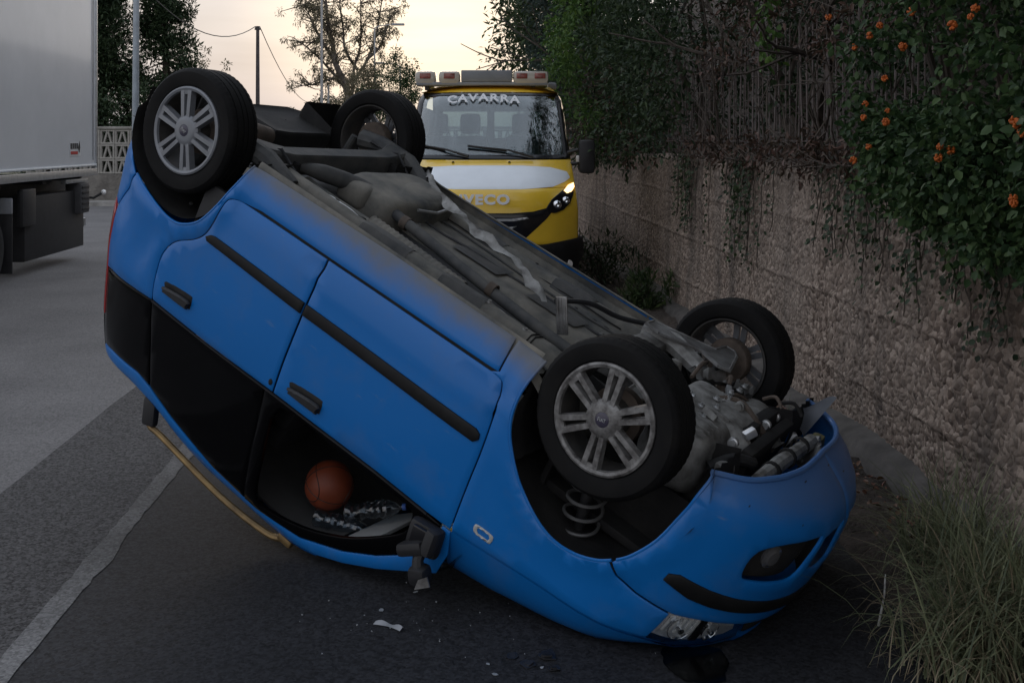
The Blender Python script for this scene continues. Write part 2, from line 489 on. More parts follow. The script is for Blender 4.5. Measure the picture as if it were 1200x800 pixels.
def build_wall():
    mb = MB()
    ys = list(np.arange(1.6, 3.8, .04)) + list(np.arange(3.8, 7.6, .0125)) + list(np.arange(7.6, 11, .025)) + list(np.arange(11.0, 18, .05)) + list(np.arange(18, 46, .35))
    nz = 120
    rows = []
    for y in ys:
        row = []
        top = WALL_H + .045 * mnoise.noise((0, y * 1.3, 7)) + .03 * mnoise.noise((0, y * 6, 2))
        for k in range(nz + 1):
            z = top * k / nz - .03
            d = .05 * mnoise.noise((1, y * .5, z * .8)) + .022 * mnoise.noise((5, y * 2.6, z * 2.6))
            f1 = mnoise.voronoi((y * 25 + .8 * mnoise.noise((y * 9, z * 9, 0)), z * 25 + .8 * mnoise.noise((y * 9, z * 9, 5)), 0))[0][0]
            patch = .55 + .45 * mnoise.noise((9, y * .9, z * 1.3))
            d += .014 * (1 - min(1, f1 * 1.5) ** 2) * max(.12, patch) + .008 * mnoise.noise((2, y * 24, z * 24))
            for zl in (.45, .92, 1.38):
                d += .014 * math.exp(-((z - zl - .012 * mnoise.noise((y * 2, zl, 0))) / .016) ** 2)
            row.append((wall_x(y) - d + .045 * z, y, z))
        # rounded shoulder and coping back
        x0, _, z0 = row[-1]
        row += [(x0 + .03, y, z0 + .02), (x0 + .10, y, z0 + .03), (x0 + .34, y, z0 + .01)]
        rows.append(row)
    mb.grid(rows)
    return mb.build('retaining_wall', M_wall, smooth=70)
tag(build_wall(), 'long rough pebbled concrete retaining wall beside the overturned car', 'wall')

def build_footing():
    mb = MB(); rows = []
    for y in np.arange(1.6, 30, .12):
        n = lambda k: .03 * mnoise.noise((k, y * 1.4, 0))
        h = .13 + .06 * mnoise.noise((3, y * .7, 1))
        x = wall_x(y)
        rows.append([(x - .17 + n(1), y, -.01), (x - .16 + n(1), y, h * .55 + n(2)), (x - .12 + n(3), y, h + n(4)), (x + .05, y, h + .05)])
    mb.grid(rows); return mb.build('wall_footing', M_conc, smooth=50)
tag(build_footing(), 'low rough concrete footing along the base of the pebbled wall', 'footing')

# earth bank behind the wall, its steep rise added to block sky between the leaves
def build_bank():
    mb = MB(); rows = []
    for y in np.arange(-4, 70, 1.0):
        row = []
        for o, z in ((.3, 1.74), (.9, 1.85), (1.7, 2.4), (2.6, 4.2), (4.0, 6.0), (7, 6.8), (14, 7.0), (14.2, -.1)):
            row.append((wall_x(y) + o + .2 * mnoise.noise((o, y * .5, 0)), y, z + (.25 * mnoise.noise((o, y * .6, 5)) if .5 < o < 14.1 else 0)))
        rows.append(row)
    mb.grid(rows); return tag(mb.build('bank', M_soil, smooth=60), kind='structure')
build_bank()

# ------------------------------------------------------------------ picket fence on the wall
M_rust = mat('rusty_iron', (.12, .105, .105), .75, metal=.2, color2=(.15, .115, .10), vscale=12)
def build_fence():
    root = empty('iron_fence', (wall_x(9) + .16, 9, WALL_H), 0, 'dark iron picket fence on the wall half hidden by dry vines', 'fence')
    inv = Matrix.Translation(-Vector(root.location))
    mb = MB(); mb.box((0, 0, .5), (.022, .010, 1.12), bev=.003)
    mb.prism([(-.011, 1.06), (.011, 1.06), (0, 1.12)], (0, -.005, 0), (1, 0, 0), (0, 0, 1), (0, .01, 0))
    first = None
    for i, y in enumerate(np.arange(5.9, 13.2, .105)):
        o = mb.build('picket', M_rust, root, smooth=None) if first is None else bpy.data.objects.new('picket', first.data)
        if first is None: first = o
        else: COL.objects.link(o); o.parent = root
        o.location = (wall_x(y) + .16 - root.location.x, y - 9, random.uniform(-.03, .02))
        o.rotation_euler = (random.gauss(0, .02), random.gauss(0, .025), random.uniform(-.3, .3) + 1.5)
    for z in (.18, .92):
        r = MB().box((0, 0, z), (.03, 7.0, .012), bev=.003).build('rail', M_rust, root)
        r.location = (wall_x(9.8) + .165 - root.location.x, .8, 0); r.rotation_euler = (0, 0, ROAD_YAW)
build_fence()

# ------------------------------------------------------------------ foliage tools
def leaf_arrays(C, D, U, size, width=.42, fold=.18, four=True):
    """C centres, D directions along the leaf, U rough up vectors, size per leaf -> verts, faces"""
    n = len(C)
    D = D / (np.linalg.norm(D, axis=1, keepdims=True) + 1e-9)
    S = np.cross(D, U); S /= (np.linalg.norm(S, axis=1, keepdims=True) + 1e-9)
    Nn = np.cross(S, D)
    size = size[:, None]
    if four:
        prm = [(0, 0, 0), (.30, width * .5, fold * .5), (.68, width * .42, fold * .38), (1, 0, -.06), (.68, -width * .42, fold * .38), (.30, -width * .5, fold * .5)]
        fc = np.array([[0, 1, 2, 3], [0, 3, 4, 5]])
    else:
        prm = [(0, 0, 0), (.45, width * .5, fold * .5), (1, 0, 0), (.45, -width * .5, fold * .5)]
        fc = np.array([[0, 1, 2, 3]])
    k = len(prm)
    V = np.zeros((n, k, 3))
    for i, (a, b, c) in enumerate(prm): V[:, i] = C + size * (a * D + b * S + c * Nn)
    F = (fc[None] + (np.arange(n) * k)[:, None, None]).reshape(-1, 4)
    return V.reshape(-1, 3), F

def np_mesh(name, V, F, m, parent=None, smooth=False):
    me = bpy.data.meshes.new(name)
    nv, nf, k = len(V), len(F), F.shape[1]
    me.vertices.add(nv); me.vertices.foreach_set('co', np.ascontiguousarray(V, dtype=np.float32).ravel())
    me.loops.add(nf * k); me.loops.foreach_set('vertex_index', np.ascontiguousarray(F, dtype=np.int32).ravel())
    me.polygons.add(nf); me.polygons.foreach_set('loop_start', np.arange(nf, dtype=np.int32) * k)
    me.update(calc_edges=True); me.validate()
    if smooth: me.polygons.foreach_set('use_smooth', [True] * nf)
    return link_mesh(name, me, m, parent)

def leaf_mat(name, c, c2, island=.45, rough=.55, tr=.25, vscale=1.5):
    if name in MATS: return MATS[name]
    m = mat(name, c, rough, color2=c2, vscale=vscale, island=island, spec=.35)
    N, L = m.node_tree.nodes, m.node_tree.links; b = N['Principled BSDF']
    out = N['Material Output']
    tl = N.new('ShaderNodeBsdfTranslucent'); mx = N.new('ShaderNodeMixShader'); mx.inputs[0].default_value = tr
    src = b.inputs['Base Color'].links[0].from_socket
    L.new(src, tl.inputs['Color']); L.new(b.outputs[0], mx.inputs[1]); L.new(tl.outputs[0], mx.inputs[2]); L.new(mx.outputs[0], out.inputs['Surface'])
    return m

def clumps(centers, radii, per, spread=.55, droop=.35):
    """leaf centres and directions: leaves sit around clump centres, pointing outwards and down"""
    C = []; D = []
    for c, r in zip(centers, radii):
        g = rng.normal(size=(per, 3)); g /= np.linalg.norm(g, axis=1, keepdims=True)
        rad = r * rng.random((per, 1)) ** (1 / 2.2)
        C.append(np.array(c) + g * rad)
        d = g * .8 + rng.normal(size=(per, 3)) * spread; d[:, 2] -= droop
        D.append(d)
    return np.concatenate(C), np.concatenate(D)

def ups(n):
    u = rng.normal(size=(n, 3)) * .6; u[:, 2] += 1; return u

def branch_tubes(mb, base, dirv, length, r, depth, tips, spread=.7, shrink=.72, up=.15, seg=6, kids=(2, 3), wob=.12):
    p = Vector(base); d = Vector(dirv).normalized(); pts = [p.copy()]; rs = [r]
    n = 4
    for i in range(n):
        d = (d + Vector((random.gauss(0, wob), random.gauss(0, wob), random.gauss(0, wob) + up * .3))).normalized()
        p = p + d * length / n; pts.append(p.copy()); rs.append(r * (1 - .42 * (i + 1) / n))
    mb.tube(pts, rs, seg=seg, cap=False)
    if depth == 0:
        tips += [pts[-1], pts[-2], pts[-3]]; return
    for k in range(random.randint(*kids)):
        dd = (d + Vector((random.gauss(0, spread), random.gauss(0, spread), random.gauss(0, spread * .6) + up))).normalized()
        st = pts[-1] if k == 0 else pts[random.randint(2, n)]
        branch_tubes(mb, st, dd, length * shrink * random.uniform(.8, 1.15), rs[-1] * .85, depth - 1, tips, spread, shrink, up, max(4, seg - 1), kids, wob)
    if depth <= 1: tips.append(pts[2])

M_bark = mat('bark', (.075, .06, .048), .9, var=.4, vscale=9, bump=.8, bscale=30, bdist=.02, stretch=(1, 1, .3))
M_bark_pale = mat('bark_pale', (.13, .11, .095), .9, var=.4, vscale=5, bump=.5, bscale=20, bdist=.02)
M_twig = mat('dry_twig', (.075, .060, .048), .9, var=.3)
ML_creeper = leaf_mat('leaf_creeper', (.036, .074, .028), (.062, .115, .042), .55)
ML_dark = leaf_mat('leaf_dark', (.024, .045, .021), (.045, .073, .032), .5)
ML_mid = leaf_mat('leaf_mid', (.035, .060, .022), (.055, .085, .030), .45)
ML_bright = leaf_mat('leaf_bright', (.06, .12, .025), (.085, .16, .035), .35)
ML_cyp = leaf_mat('leaf_grey_green', (.040, .062, .052), (.065, .09, .075), .4)
ML_dry = leaf_mat('leaf_dry', (.075, .052, .040), (.12, .075, .05), .5, tr=.1)
ML_far = leaf_mat('leaf_far', (.045, .058, .030), (.075, .088, .045), .4)
ML_euc = leaf_mat('leaf_eucalyptus', (.15, .135, .085), (.20, .175, .11), .35, tr=.45)

def plant(name, label, cat, base, trunk, V, F, mleaf, mbark=None, group=None, crown_name='crown'):
    root = empty(name, base, 0, label, cat, group)
    b = Vector(base)
    if trunk is not None:
        trunk.map(lambda p: p - b).build('trunk', mbark or M_bark, root, smooth=60, recalc=False)
    V = V - np.array(base)[None]
    np_mesh(crown_name, V, F, mleaf, root)
    return root

def wp(off, y, z): return (wall_x(y) + off, y, z)

# --- flowering creeper hanging over the wall at the right
M_flower = mat('orange_flower', (.55, .13, .02), .6, var=.3, vscale=30)
def build_creeper():
    cs = []; rs = []
    for i in range(520):
        y = random.uniform(2.2, 5.62)
        q = random.random()
        if q < .40:      # curtain over the face of the wall
            low = 1.30 + max(0, y - 4.2) * .14
            z = random.uniform(low + .12, 2.1); o = -.20 - .16 * math.sin(max(0, min(1, (z - low) / 1.0)) * 3.1) + random.gauss(0, .05)
        else:
            z = random.uniform(1.8, 4.3); o = -.42 + (z - 1.9) * .06 + random.gauss(0, .10) + .10 * mnoise.noise((y * 1.5, z * 1.5, 0)) * 2
        cs.append(wp(o, y, z)); rs.append(random.uniform(.08, .19))
    for i in range(280):   # inner mass
        y = random.uniform(2.2, 5.9); cs.append(wp(random.uniform(-.05, .7), y, random.uniform(1.9, 4.3))); rs.append(.28)
    C, D = clumps(cs, rs, 62, .6, .55)
    keep = (C[:, 0] < wall_x(0) + 5)
    # keep leaves off the wall body
    wx = 2.22 - .062 * (C[:, 1] - 6.14)
    inside = (C[:, 2] < 1.75) & (C[:, 0] > wx - .06)
    C[inside, 0] = wx[inside] - .06 - rng.random(inside.sum()) * .16
    n = len(C); s = rng.uniform(.022, .056, n)
    V, F = leaf_arrays(C, D, ups(n), s, .62, .16)
    tr = MB()
    for i in range(26):
        y = random.uniform(2.5, 5.6); tr.tube([wp(.12, y, 1.7), wp(-.05, y + random.gauss(0, .1), 2.3 + random.random() * .4), wp(-.25, y + random.gauss(0, .25), 2.7 + random.random()), wp(-.3, y + random.gauss(0, .5), 2.1 + random.random())], [.018, .014, .010, .005], seg=5)
    root = plant('flowering_creeper', 'dense green creeper with orange flower heads spilling over the wall', 'creeper', wp(.1, 5, 1.75), tr, V, F, ML_creeper)
    fl = None
    def flower():
        mb = MB()
        for k in range(22):
            d = Vector((random.gauss(0, 1), random.gauss(0, 1), random.gauss(0, 1))).normalized(); p = d * .016
            t = d.orthogonal().normalized()
            mb.tube([p * .3, p * 1.4], [.003, .0075], seg=5)
            mb.sphere(tuple(p * 1.35), .0095, 6, 4)
        return mb
    px = [(1068, 14), (1031, 30), (1138, 20), (1116, 30), (1019, 42), (1058, 55), (1002, 55), (1037, 92), (1014, 122), (1040, 130), (1038, 143), (1012, 138), (1018, 172), (1000, 188), (1114, 176), (1102, 172), (1100, 185), (1187, 141), (1197, 156), (1188, 238), (1187, 232), (971, 20), (1143, 10), (1190, 145)]
    for (u, v) in px:
        # place where this spot of the creeper's outer surface lies
        Y = 2.72 * 1244 / (u - 523 + .5) - .0
        for _ in range(6):
            z = CAM_H - (v - 165) / 1244 * Y
            o = -.55 + max(0, (z - 1.9)) * .06
            Y = (2.22 + .062 * 6.14 + o) / ((u - 600) / 1244 + .062)
        p = wp(o, Y, CAM_H - (v - 165) / 1244 * Y)
        f = flower().build('flower_head', M_flower, root, smooth=60)
        f.location = Vector(p) - root.location
        sc = random.uniform(.45, .75); f.scale = (sc, sc, sc)
    return root
build_creeper()

# --- trailing ivy on the wall face
def build_ivy(y0, n, zmin, label, seedv):
    random.seed(seedv)
    C = []; D = []; tr = MB(); starts = []
    for i in range(n):
        y = y0 + random.gauss(0, .45); z = WALL_H + .02; pts = []
        L = random.uniform(.25, 1) * (WALL_H - zmin)
        m = int(L / .055)
        for k in range(m + 1):
            y += random.gauss(0, .02); zz = z - L * k / max(1, m)
            p = wp(-.055 + .045 * zz - .0, y, zz); pts.append(p)
            for q in range(3):
                if random.random() < .85:
                    C.append((p[0] - random.uniform(.0, .05), p[1] + random.gauss(0, .04), p[2] + random.gauss(0, .03))); D.append((-.5 + random.gauss(0, .3), random.gauss(0, .6), -.7 + random.gauss(0, .3)))
        if len(pts) > 1: tr.tube(pts, .004, seg=4); starts.append(pts[0])
    starts.sort(key=lambda p: p[1]); tr.tube(starts, .006, seg=4)
    C = np.array(C); D = np.array(D); V, F = leaf_arrays(C, D, ups(len(C)) * np.array([1, 1, .2]) + np.array([-1, 0, 0]), rng.uniform(.022, .048, len(C)), .7, .1)
    return plant('ivy', label, 'ivy', wp(0, y0, WALL_H), tr, V, F, ML_dark, M_twig, 'ivy trailing down the wall', 'leaves')
build_ivy(9.3, 20, .85, 'thin ivy strands trailing down the wall below the iron fence', 3)
build_ivy(6.6, 24, .95, 'ivy trailing on the wall just left of the flowering creeper', 4)
build_ivy(11.6, 20, .95, 'ivy hanging on the wall below the dark hedge shrub nearest the fence', 5)
build_ivy(5.3, 34, .85, 'ragged dark ivy hanging lowest on the wall under the creeper', 6)
random.seed(11)

# --- dry vines over the fence
def build_dry():
    cs = [wp(random.uniform(-.15, .25), random.uniform(5.9, 10.5), random.uniform(2.55, 4.0)) for i in range(110)]
    cs += [wp(random.uniform(-.15, .15), random.uniform(6.6, 11), random.uniform(1.78, 1.95)) for i in range(60)]
    C, D = clumps(cs, [random.uniform(.10, .25) for _ in cs], 26, .8, .6)
    V, F = leaf_arrays(C, D, ups(len(C)), rng.uniform(.03, .075, len(C)), .4, .2)
    tr = MB()
    for i in range(34):
        y = random.uniform(6.0, 11.5); z = 1.8
        pts = [wp(.1, y, z)]
        for k in range(5):
            y += random.gauss(0, .25); z += random.uniform(-.05, .45); pts.append(wp(random.gauss(-.02, .1), y, z))
        tr.tube(pts, [.008, .007, .006, .005, .004, .003], seg=4)
    for i in range(40):   # thin straws lying along the wall top
        y = random.uniform(6.8, 11); a = random.gauss(0, .5); l = random.uniform(.15, .4)
        tr.tube([wp(-.06, y, 1.80), wp(-.12 + random.gauss(0, .04), y + l * math.cos(a), 1.86 + l * math.sin(a) * .5)], .004, seg=4)
    return plant('dry_vine', 'tangle of dead brown vines and twigs over the iron fence', 'vine', wp(.1, 8.5, 1.78), tr, V, F, ML_dry, M_twig, None, 'leaves')
build_dry()
def build_cane():
    pts = [(823, 0), (838, 60), (846, 120), (855, 165), (858, 172)]
    Y = 9.2; mb = MB().tube([wp(-.3 + .0 * i, Y, CAM_H - (v - 165) / 1244 * Y) if False else ((u - 600) / 1244 * Y, Y + .15 * i, CAM_H - (v - 165) / 1244 * Y) for i, (u, v) in enumerate(pts)], .008, seg=5)
    b = Vector(mb.v[-1])
    o = mb.map(lambda p: p - b).build('dry_cane', M_twig); o.location = b
    return tag(o, 'single thin bare cane leaning up in front of the iron fence', 'cane')
build_cane()

# --- a bright leafy spray hanging before the fence
def build_spray():
    random.seed(91); Y = 8.3; pts = [Vector(((u - 600) / 1244 * Y, Y, CAM_H - (v - 165) / 1244 * Y)) for u, v in ((895, -30), (898, 0), (893, 25), (899, 50), (902, 78))]
    tr = MB().tube(pts, [.008, .007, .006, .005, .003], seg=5); C = []; D = []
    for k in range(90):
        t = random.random() * 3.99; p = pts[int(t)].lerp(pts[int(t) + 1], t % 1)
        C.append(p + Vector((random.gauss(0, .045), random.gauss(0, .05), random.gauss(0, .03)))); D.append((random.gauss(0, .6), random.gauss(0, .6), -.6))
    V, F = leaf_arrays(np.array(C), np.array(D), ups(len(C)), rng.uniform(.05, .10, len(C)), .5, .15)
    return plant('hanging_spray', 'yellow green leafy spray hanging in front of the iron fence', 'plant', tuple(pts[-1]), tr, V, F, ML_bright, M_twig, None, 'leaves')
build_spray()

# --- hedge shrubs on the bank left of the fence
def shrub(name, label, y0, y1, o0, zt, n, per, size, mleaf, wd=.45, face=-.25, zb=1.7, seed=1, group=None, rmin=.16, rmax=.36, width_fn=None):
    random.seed(seed)
    cs = []; rs = []
    for i in range(n):
        y = random.uniform(y0, y1); z = zb + (zt - zb) * random.random() ** .9
        t = (z - zb) / (zt - zb)
        o = face + o0 * math.sin(min(1, max(0, t)) * 3.0) * -.5 + .28 * mnoise.noise((y * .8, z * .9, seed)) + random.gauss(0, .12)
        if random.random() < .35: o += random.uniform(.2, 1.0)
        cs.append(wp(o, y, z)); rs.append(random.uniform(rmin, rmax))
    C, D = clumps(cs, rs, per, .6, .35)
    V, F = leaf_arrays(C, D, ups(len(C)), rng.uniform(size * .6, size * 1.3, len(C)), wd, .2, four=False)
    tr = MB(); tips = []
    for i in range(4):
        branch_tubes(tr, wp(.5, (y0 + y1) / 2, 1.7), (random.uniform(-.4, .1), random.uniform(-.25, .25) * (y1 - y0), 1), (zt - 1.7) * .4, .05, 2, tips, .5)
    return plant(name, label, 'shrub', wp(.5, (y0 + y1) / 2, 1.7), tr, V, F, mleaf, None, group)
G_h = 'hedge shrubs on the bank'
shrub('hedge_shrub', 'dark green hedge shrub beside the left end of the iron fence', 10.6, 14.0, .35, 5.6, 190, 60, .085, ML_dark, .4, -.28, seed=21, group=G_h)
shrub('hedge_shrub', 'bright yellow green shrub in the hedge above the wall', 15.2, 17.0, .75, 4.6, 70, 60, .10, ML_bright, .35, -.45, zb=2.1, seed=22, group=G_h)
shrub('hedge_shrub', 'tall dark hedge shrub behind the tow truck mirror', 14.0, 19.0, .3, 6.4, 230, 60, .11, ML_dark, .4, -.15, seed=23, group=G_h)
shrub('hedge_shrub', 'grey green cypress like shrub beside the tow truck roof', 18.6, 21.0, .5, 6.6, 120, 60, .12, ML_cyp, .3, -.55, seed=24, group=G_h)
shrub('hedge_shrub', 'brown dried lower part of the hedge above the far wall', 13.5, 22.0, .2, 3.1, 120, 40, .10, ML_dry, .35, -.12, zb=1.75, seed=26, group=G_h)
shrub('hedge_shrub', 'dark leafy mass of shrub arching behind the iron fence', 6.8, 11.0, .1, 5.2, 230, 55, .085, ML_dark, .4, .62, zb=1.9, seed=27, group=G_h)

# --- trees
def tree(name, label, base, h, r, lean, crown_c, crown_r, nclump, per, size, mleaf, mbark, seed, depth=3, spread=.6, cat='tree', crad=(.3, .6), group=None, wd=.4, low=.0, shell=.5, trunk_r=None):
    random.seed(seed)
    tr = MB(); tips = []
    branch_tubes(tr, base, (lean[0], lean[1], 1), h, trunk_r or r, depth, tips, spread, .72, .18, 8, (3, 3))
    cc = Vector(crown_c); cs = []; rs = []
    for i in range(nclump):
        d = Vector((random.gauss(0, 1), random.gauss(0, 1), random.gauss(0, 1))).normalized()
        q = (shell + (1 - shell) * random.random()) * (1 + .25 * mnoise.noise(d * 2.2 + Vector((seed, 0, 0))))
        p = cc + Vector((d.x * crown_r[0], d.y * crown_r[1], d.z * crown_r[2])) * q
        if p.z < low: continue
        cs.append(p); rs.append(random.uniform(*crad))
    for t in tips: cs.append(t); rs.append(random.uniform(*crad) * .8)
    C, D = clumps(cs, rs, per, .6, .3)
    V, F = leaf_arrays(C, D, ups(len(C)), rng.uniform(size * .6, size * 1.3, len(C)), wd, .15, four=False)
    return plant(name, label, cat, base, tr, V, F, mleaf, mbark, group)

tree('hedge_tree', 'dark leafy tree overhanging the road beyond the tow truck cab', wp(1.0, 21.5, 1.7), 2.6, .14, (-.25, 0), wp(-.15, 22.0, 4.6), (1.5, 2.2, 2.3), 170, 60, .14, ML_mid, M_bark, 31, low=2.2, spread=.2, depth=1)
tree('hedge_tree', 'big dark tree added above the view to shade the near wall and the car front', wp(1.6, 3.4, 2.0), 3.2, .2, (-.25, 0), wp(-.5, 2.8, 6.4), (3.0, 3.6, 1.9), 300, 45, .19, ML_dark, M_bark, 33, low=4.4)  # added tree, crown out of view, darkens the near wall, verge and car front
tree('hedge_tree', 'dark tree added on the bank behind the iron fence, its unseen crown cutting sky light', wp(1.9, 9.0, 2.2), 3.2, .2, (-.2, 0), wp(.6, 9.0, 6.4), (1.9, 3.2, 1.7), 160, 45, .19, ML_dark, M_bark, 34, low=4.4)  # second added tree, its crown stays above the view and holds back sky light
tree('hedge_tree', 'far dark tree at the end of the hedge beyond the tow truck', wp(1.2, 29, 1.7), 3.2, .16, (-.2, 0), wp(.55, 29, 5.2), (1.6, 3.0, 3.6), 170, 50, .18, ML_dark, M_bark, 32, low=1.6)

def far(u, Y, v=None): return ((u - 600) / 1244 * Y, Y, CAM_H - ((v if v is not None else 165) - 165) / 1244 * Y)

# left: dark conifers behind the block wall, loose spiky outline
def build_conifer(u, Y, label, seed, ht, rad, mleaf, n=170):
    random.seed(seed)
    bx, by, _ = far(u, Y); tr = MB(); tr.tube([(bx, by, 0), (bx + .1, by, ht * .5), (bx, by, ht)], [.22, .15, .04], seg=8)
    cs = []; rs = []; 
    for i in range(n):
        z = .9 + (ht - .9) * random.random(); t = z / ht
        rr = rad * (1.05 - t * .75) * (.75 + .5 * random.random()); a = random.random() * 6.283
        q = Vector((bx + math.cos(a) * rr, by + math.sin(a) * rr * .8, z - .12 * rr)); cs.append(q); rs.append(random.uniform(.22, .42))
        if random.random() < .6: tr.tube([(bx, by, z + .2), tuple(q)], [.035, .012], seg=4)
        if random.random() < .6:
            cs.append(Vector((bx + math.cos(a) * rr * .5, by + math.sin(a) * rr * .5, z))); rs.append(.4)
    C, D = clumps(cs, rs, 95, .5, -.25)
    V, F = leaf_arrays(C, D, ups(len(C)), rng.uniform(.10, .24, len(C)), .3, .15, four=False)
    return plant('conifer', label, 'tree', (bx, by, 0), tr, V, F, mleaf, M_bark, 'dark conifers behind the block wall')
build_conifer(118, 36, 'darkest dense conifer rising beside the white truck box', 41, 8.6, 1.6, ML_dark, 230)
build_conifer(192, 37, 'loose dark conifer right of the grey lamp post', 42, 7.6, 1.75, ML_dark, 150)
build_conifer(60, 35, 'dense conifer mostly hidden behind the white truck box', 45, 8.6, 1.8, ML_dark, 120)
tree('small_tree', 'small yellowish green tree at the right edge of the conifers', far(225, 42)[:2] + (0,), 1.6, .09, (.1, 0), far(232, 42, 95), (1.35, 1.2, 1.15), 34, 40, .13, ML_euc, M_bark, 43, depth=3, crad=(.14, .28))
tree('small_tree', 'low dark bush under the conifers above the block wall', far(140, 34)[:2] + (0,), 1.0, .09, (.1, 0), far(140, 34, 135), (2.4, 1.0, 1.1), 60, 50, .13, ML_dark, M_bark, 44, depth=2, crad=(.3, .5))

# eucalyptus with open branching crown
def build_eucalyptus():
    random.seed(52)
    Y = 58; tr = MB(); tips = []
    sk = Y / 1244
    def pt(u, v, dy=0): return ((u - 600) * sk, Y + dy, CAM_H - (v - 165) * sk)
    limbs = [[(412, 160), (410, 125), (405, 100), (395, 75), (388, 50), (384, 20), (380, -15)],
             [(405, 100), (392, 88), (378, 72), (366, 60), (352, 50)],
             [(409, 115), (396, 95), (385, 92), (368, 98), (352, 100)],
             [(412, 112), (415, 80), (420, 55), (424, 20), (422, -20)],
             [(415, 80), (406, 60), (402, 35), (400, 5), (398, -25)],
             [(414, 95), (430, 70), (440, 45), (446, 15), (450, -20)],
             [(395, 75), (382, 55), (372, 35), (362, 15), (352, 5)],
             [(388, 50), (380, 30), (372, 12), (368, -10)],
             [(430, 70), (445, 58), (452, 40), (455, 20)]]
    for i, l in enumerate(limbs):
        pts = [pt(u, v, random.gauss(0, .5)) for u, v in l]; pts = [Vector(p) for p in smooth_poly(pts, k=3)]
        r0 = .26 if i == 0 else .10
        tr.tube(pts, [r0 * (1 - .8 * k / (len(pts) - 1)) for k in range(len(pts))], seg=6, cap=False)
        for q in pts[len(pts) // 3:]:
            for _ in range(3):
                d = Vector((random.gauss(0, 1), random.gauss(0, 1), random.gauss(.45, .6))).normalized() * random.uniform(.5, 1.6)
                m = q + d * .5 + Vector((random.gauss(0, .12), 0, random.gauss(.05, .1)))
                tr.tube([q, m, q + d], [.035, .025, .012], seg=4, cap=False)
                tips += [q + d, m] if random.random() < .75 else [q + d]
    cs = [t for t in tips if random.random() < .9]; rs = [random.uniform(.14, .34) for _ in cs]
    C, D = clumps(cs, rs, 36, .6, .9)
    V, F = leaf_arrays(C, D, ups(len(C)), rng.uniform(.10, .24, len(C)), .26, .1, four=False)
    b = pt(412, 165 + 1244 * CAM_H / Y)
    return plant('eucalyptus_tree', 'tall open branched eucalyptus tree against the bright sky', 'tree', (b[0], b[1], 0), tr, V, F, ML_euc, M_bark_pale)
build_eucalyptus()
tree('round_tree', 'round dark tree between the eucalyptus and the tow truck light bar', far(468, 48)[:2] + (0,), 2.4, .14, (0, 0), far(468, 48, 100), (.95, 1.2, 1.55), 90, 60, .13, ML_mid, M_bark, 53, depth=2, crad=(.18, .34))
tree('round_tree', 'olive green tree low under the eucalyptus crown', far(426, 54)[:2] + (0,), 2.4, .14, (0, 0), far(428, 54, 105), (.9, 1.2, 1.75), 80, 60, .15, ML_euc, M_bark, 57, depth=2, crad=(.2, .36))
tree('round_tree', 'low leafy tree left of the eucalyptus trunk', far(385, 60)[:2] + (0,), 1.6, .12, (0, 0), far(388, 60, 140), (1.9, 1.3, 1.5), 90, 50, .16, ML_far, M_bark, 54, depth=2, crad=(.22, .4))
tree('round_tree', 'pale far treetop just right of the tall dark pole', far(322, 110)[:2] + (0,), 2.0, .2, (0, 0), far(322, 110, 148), (2.6, 2, 2.2), 60, 50, .3, ML_far, M_bark, 55, depth=1, crad=(.4, .8))
tree('round_tree', 'far low green bush between the two thin poles', far(352, 120)[:2] + (0,), 1.6, .2, (0, 0), far(356, 120, 150), (3.0, 2, 2.0), 60, 50, .3, ML_far, M_bark, 56, depth=1, crad=(.4, .8))

# ------------------------------------------------------------------ block wall at the left
M_block = mat('screen_block', (.30, .285, .26), .9, var=.3, vscale=2.5, bump=.4, bscale=40, bdist=.01)
M_stone = mat('rough_stone_base', (.22, .205, .185), .95, color2=(.12, .11, .10), vscale=3, bump=.8, bscale=12, bdist=.04)
def build_block_wall():
    Y = 33.0; x0 = far(20, Y)[0]
    root = empty('block_wall', (x0, Y, 0), 0, 'pierced grey concrete block wall on a stone base beyond the truck', 'wall')
    b = MB(); n = 34; rows = []
    for i in range(120):
        x = i / 119 * 16.5; rows.append([(x, -.16 + .04 * mnoise.noise((x * 2, z * 3, 0)), z) for z in (-.02, .22, .45, .68, .92)] + [(x, .1, .93)])
    b.grid(rows).build('wall_base', M_stone, root, smooth=50)
    # one pierced block: frame with a lens shaped bar pattern
    s = .46; mb = MB()
    t = .055
    for c, d in (((s / 2, 0, t / 2), (s - .012, .12, t)), ((s / 2, 0, s - .012 - t / 2), (s - .012, .12, t)), ((t / 2, 0, s / 2), (t, .118, s - .02)), ((s - .012 - t / 2, 0, s / 2), (t, .118, s - .02))):
        mb.box(c, d, bev=.006)
    mb.box((s * .36, 0, s / 2), (.05, .10, s - .05), rot=(0, .28, 0)); mb.box((s * .62, 0, s / 2), (.05, .10, s - .05), rot=(0, -.28, 0))
    first = None
    for r in range(3):
        for i in range(34):
            if first is None: first = o = mb.build('block', M_block, root, smooth=None)
            else: o = bpy.data.objects.new('block', first.data); COL.objects.link(o); o.parent = root
            o.location = (i * s + .3, random.gauss(0, .006), .94 + r * s)
    cp = MB().box((8.2, 0, .94 + 3 * s + .045), (16.2, .2, .08), bev=.02).build('coping', M_block, root)
build_block_wall()
MB().map(lambda p: p)
def kerb():
    mb = MB(); rows = []
    for x in np.linspace(-22, -4, 60): rows.append([(x, 31.9, -.01), (x, 31.92 + .01 * mnoise.noise((x, 0, 0)), .12), (x, 32.1, .125), (x, 32.9, .125)])
    mb.grid(rows); return tag(mb.build('pavement', M_conc_old, smooth=40), kind='structure')
kerb()

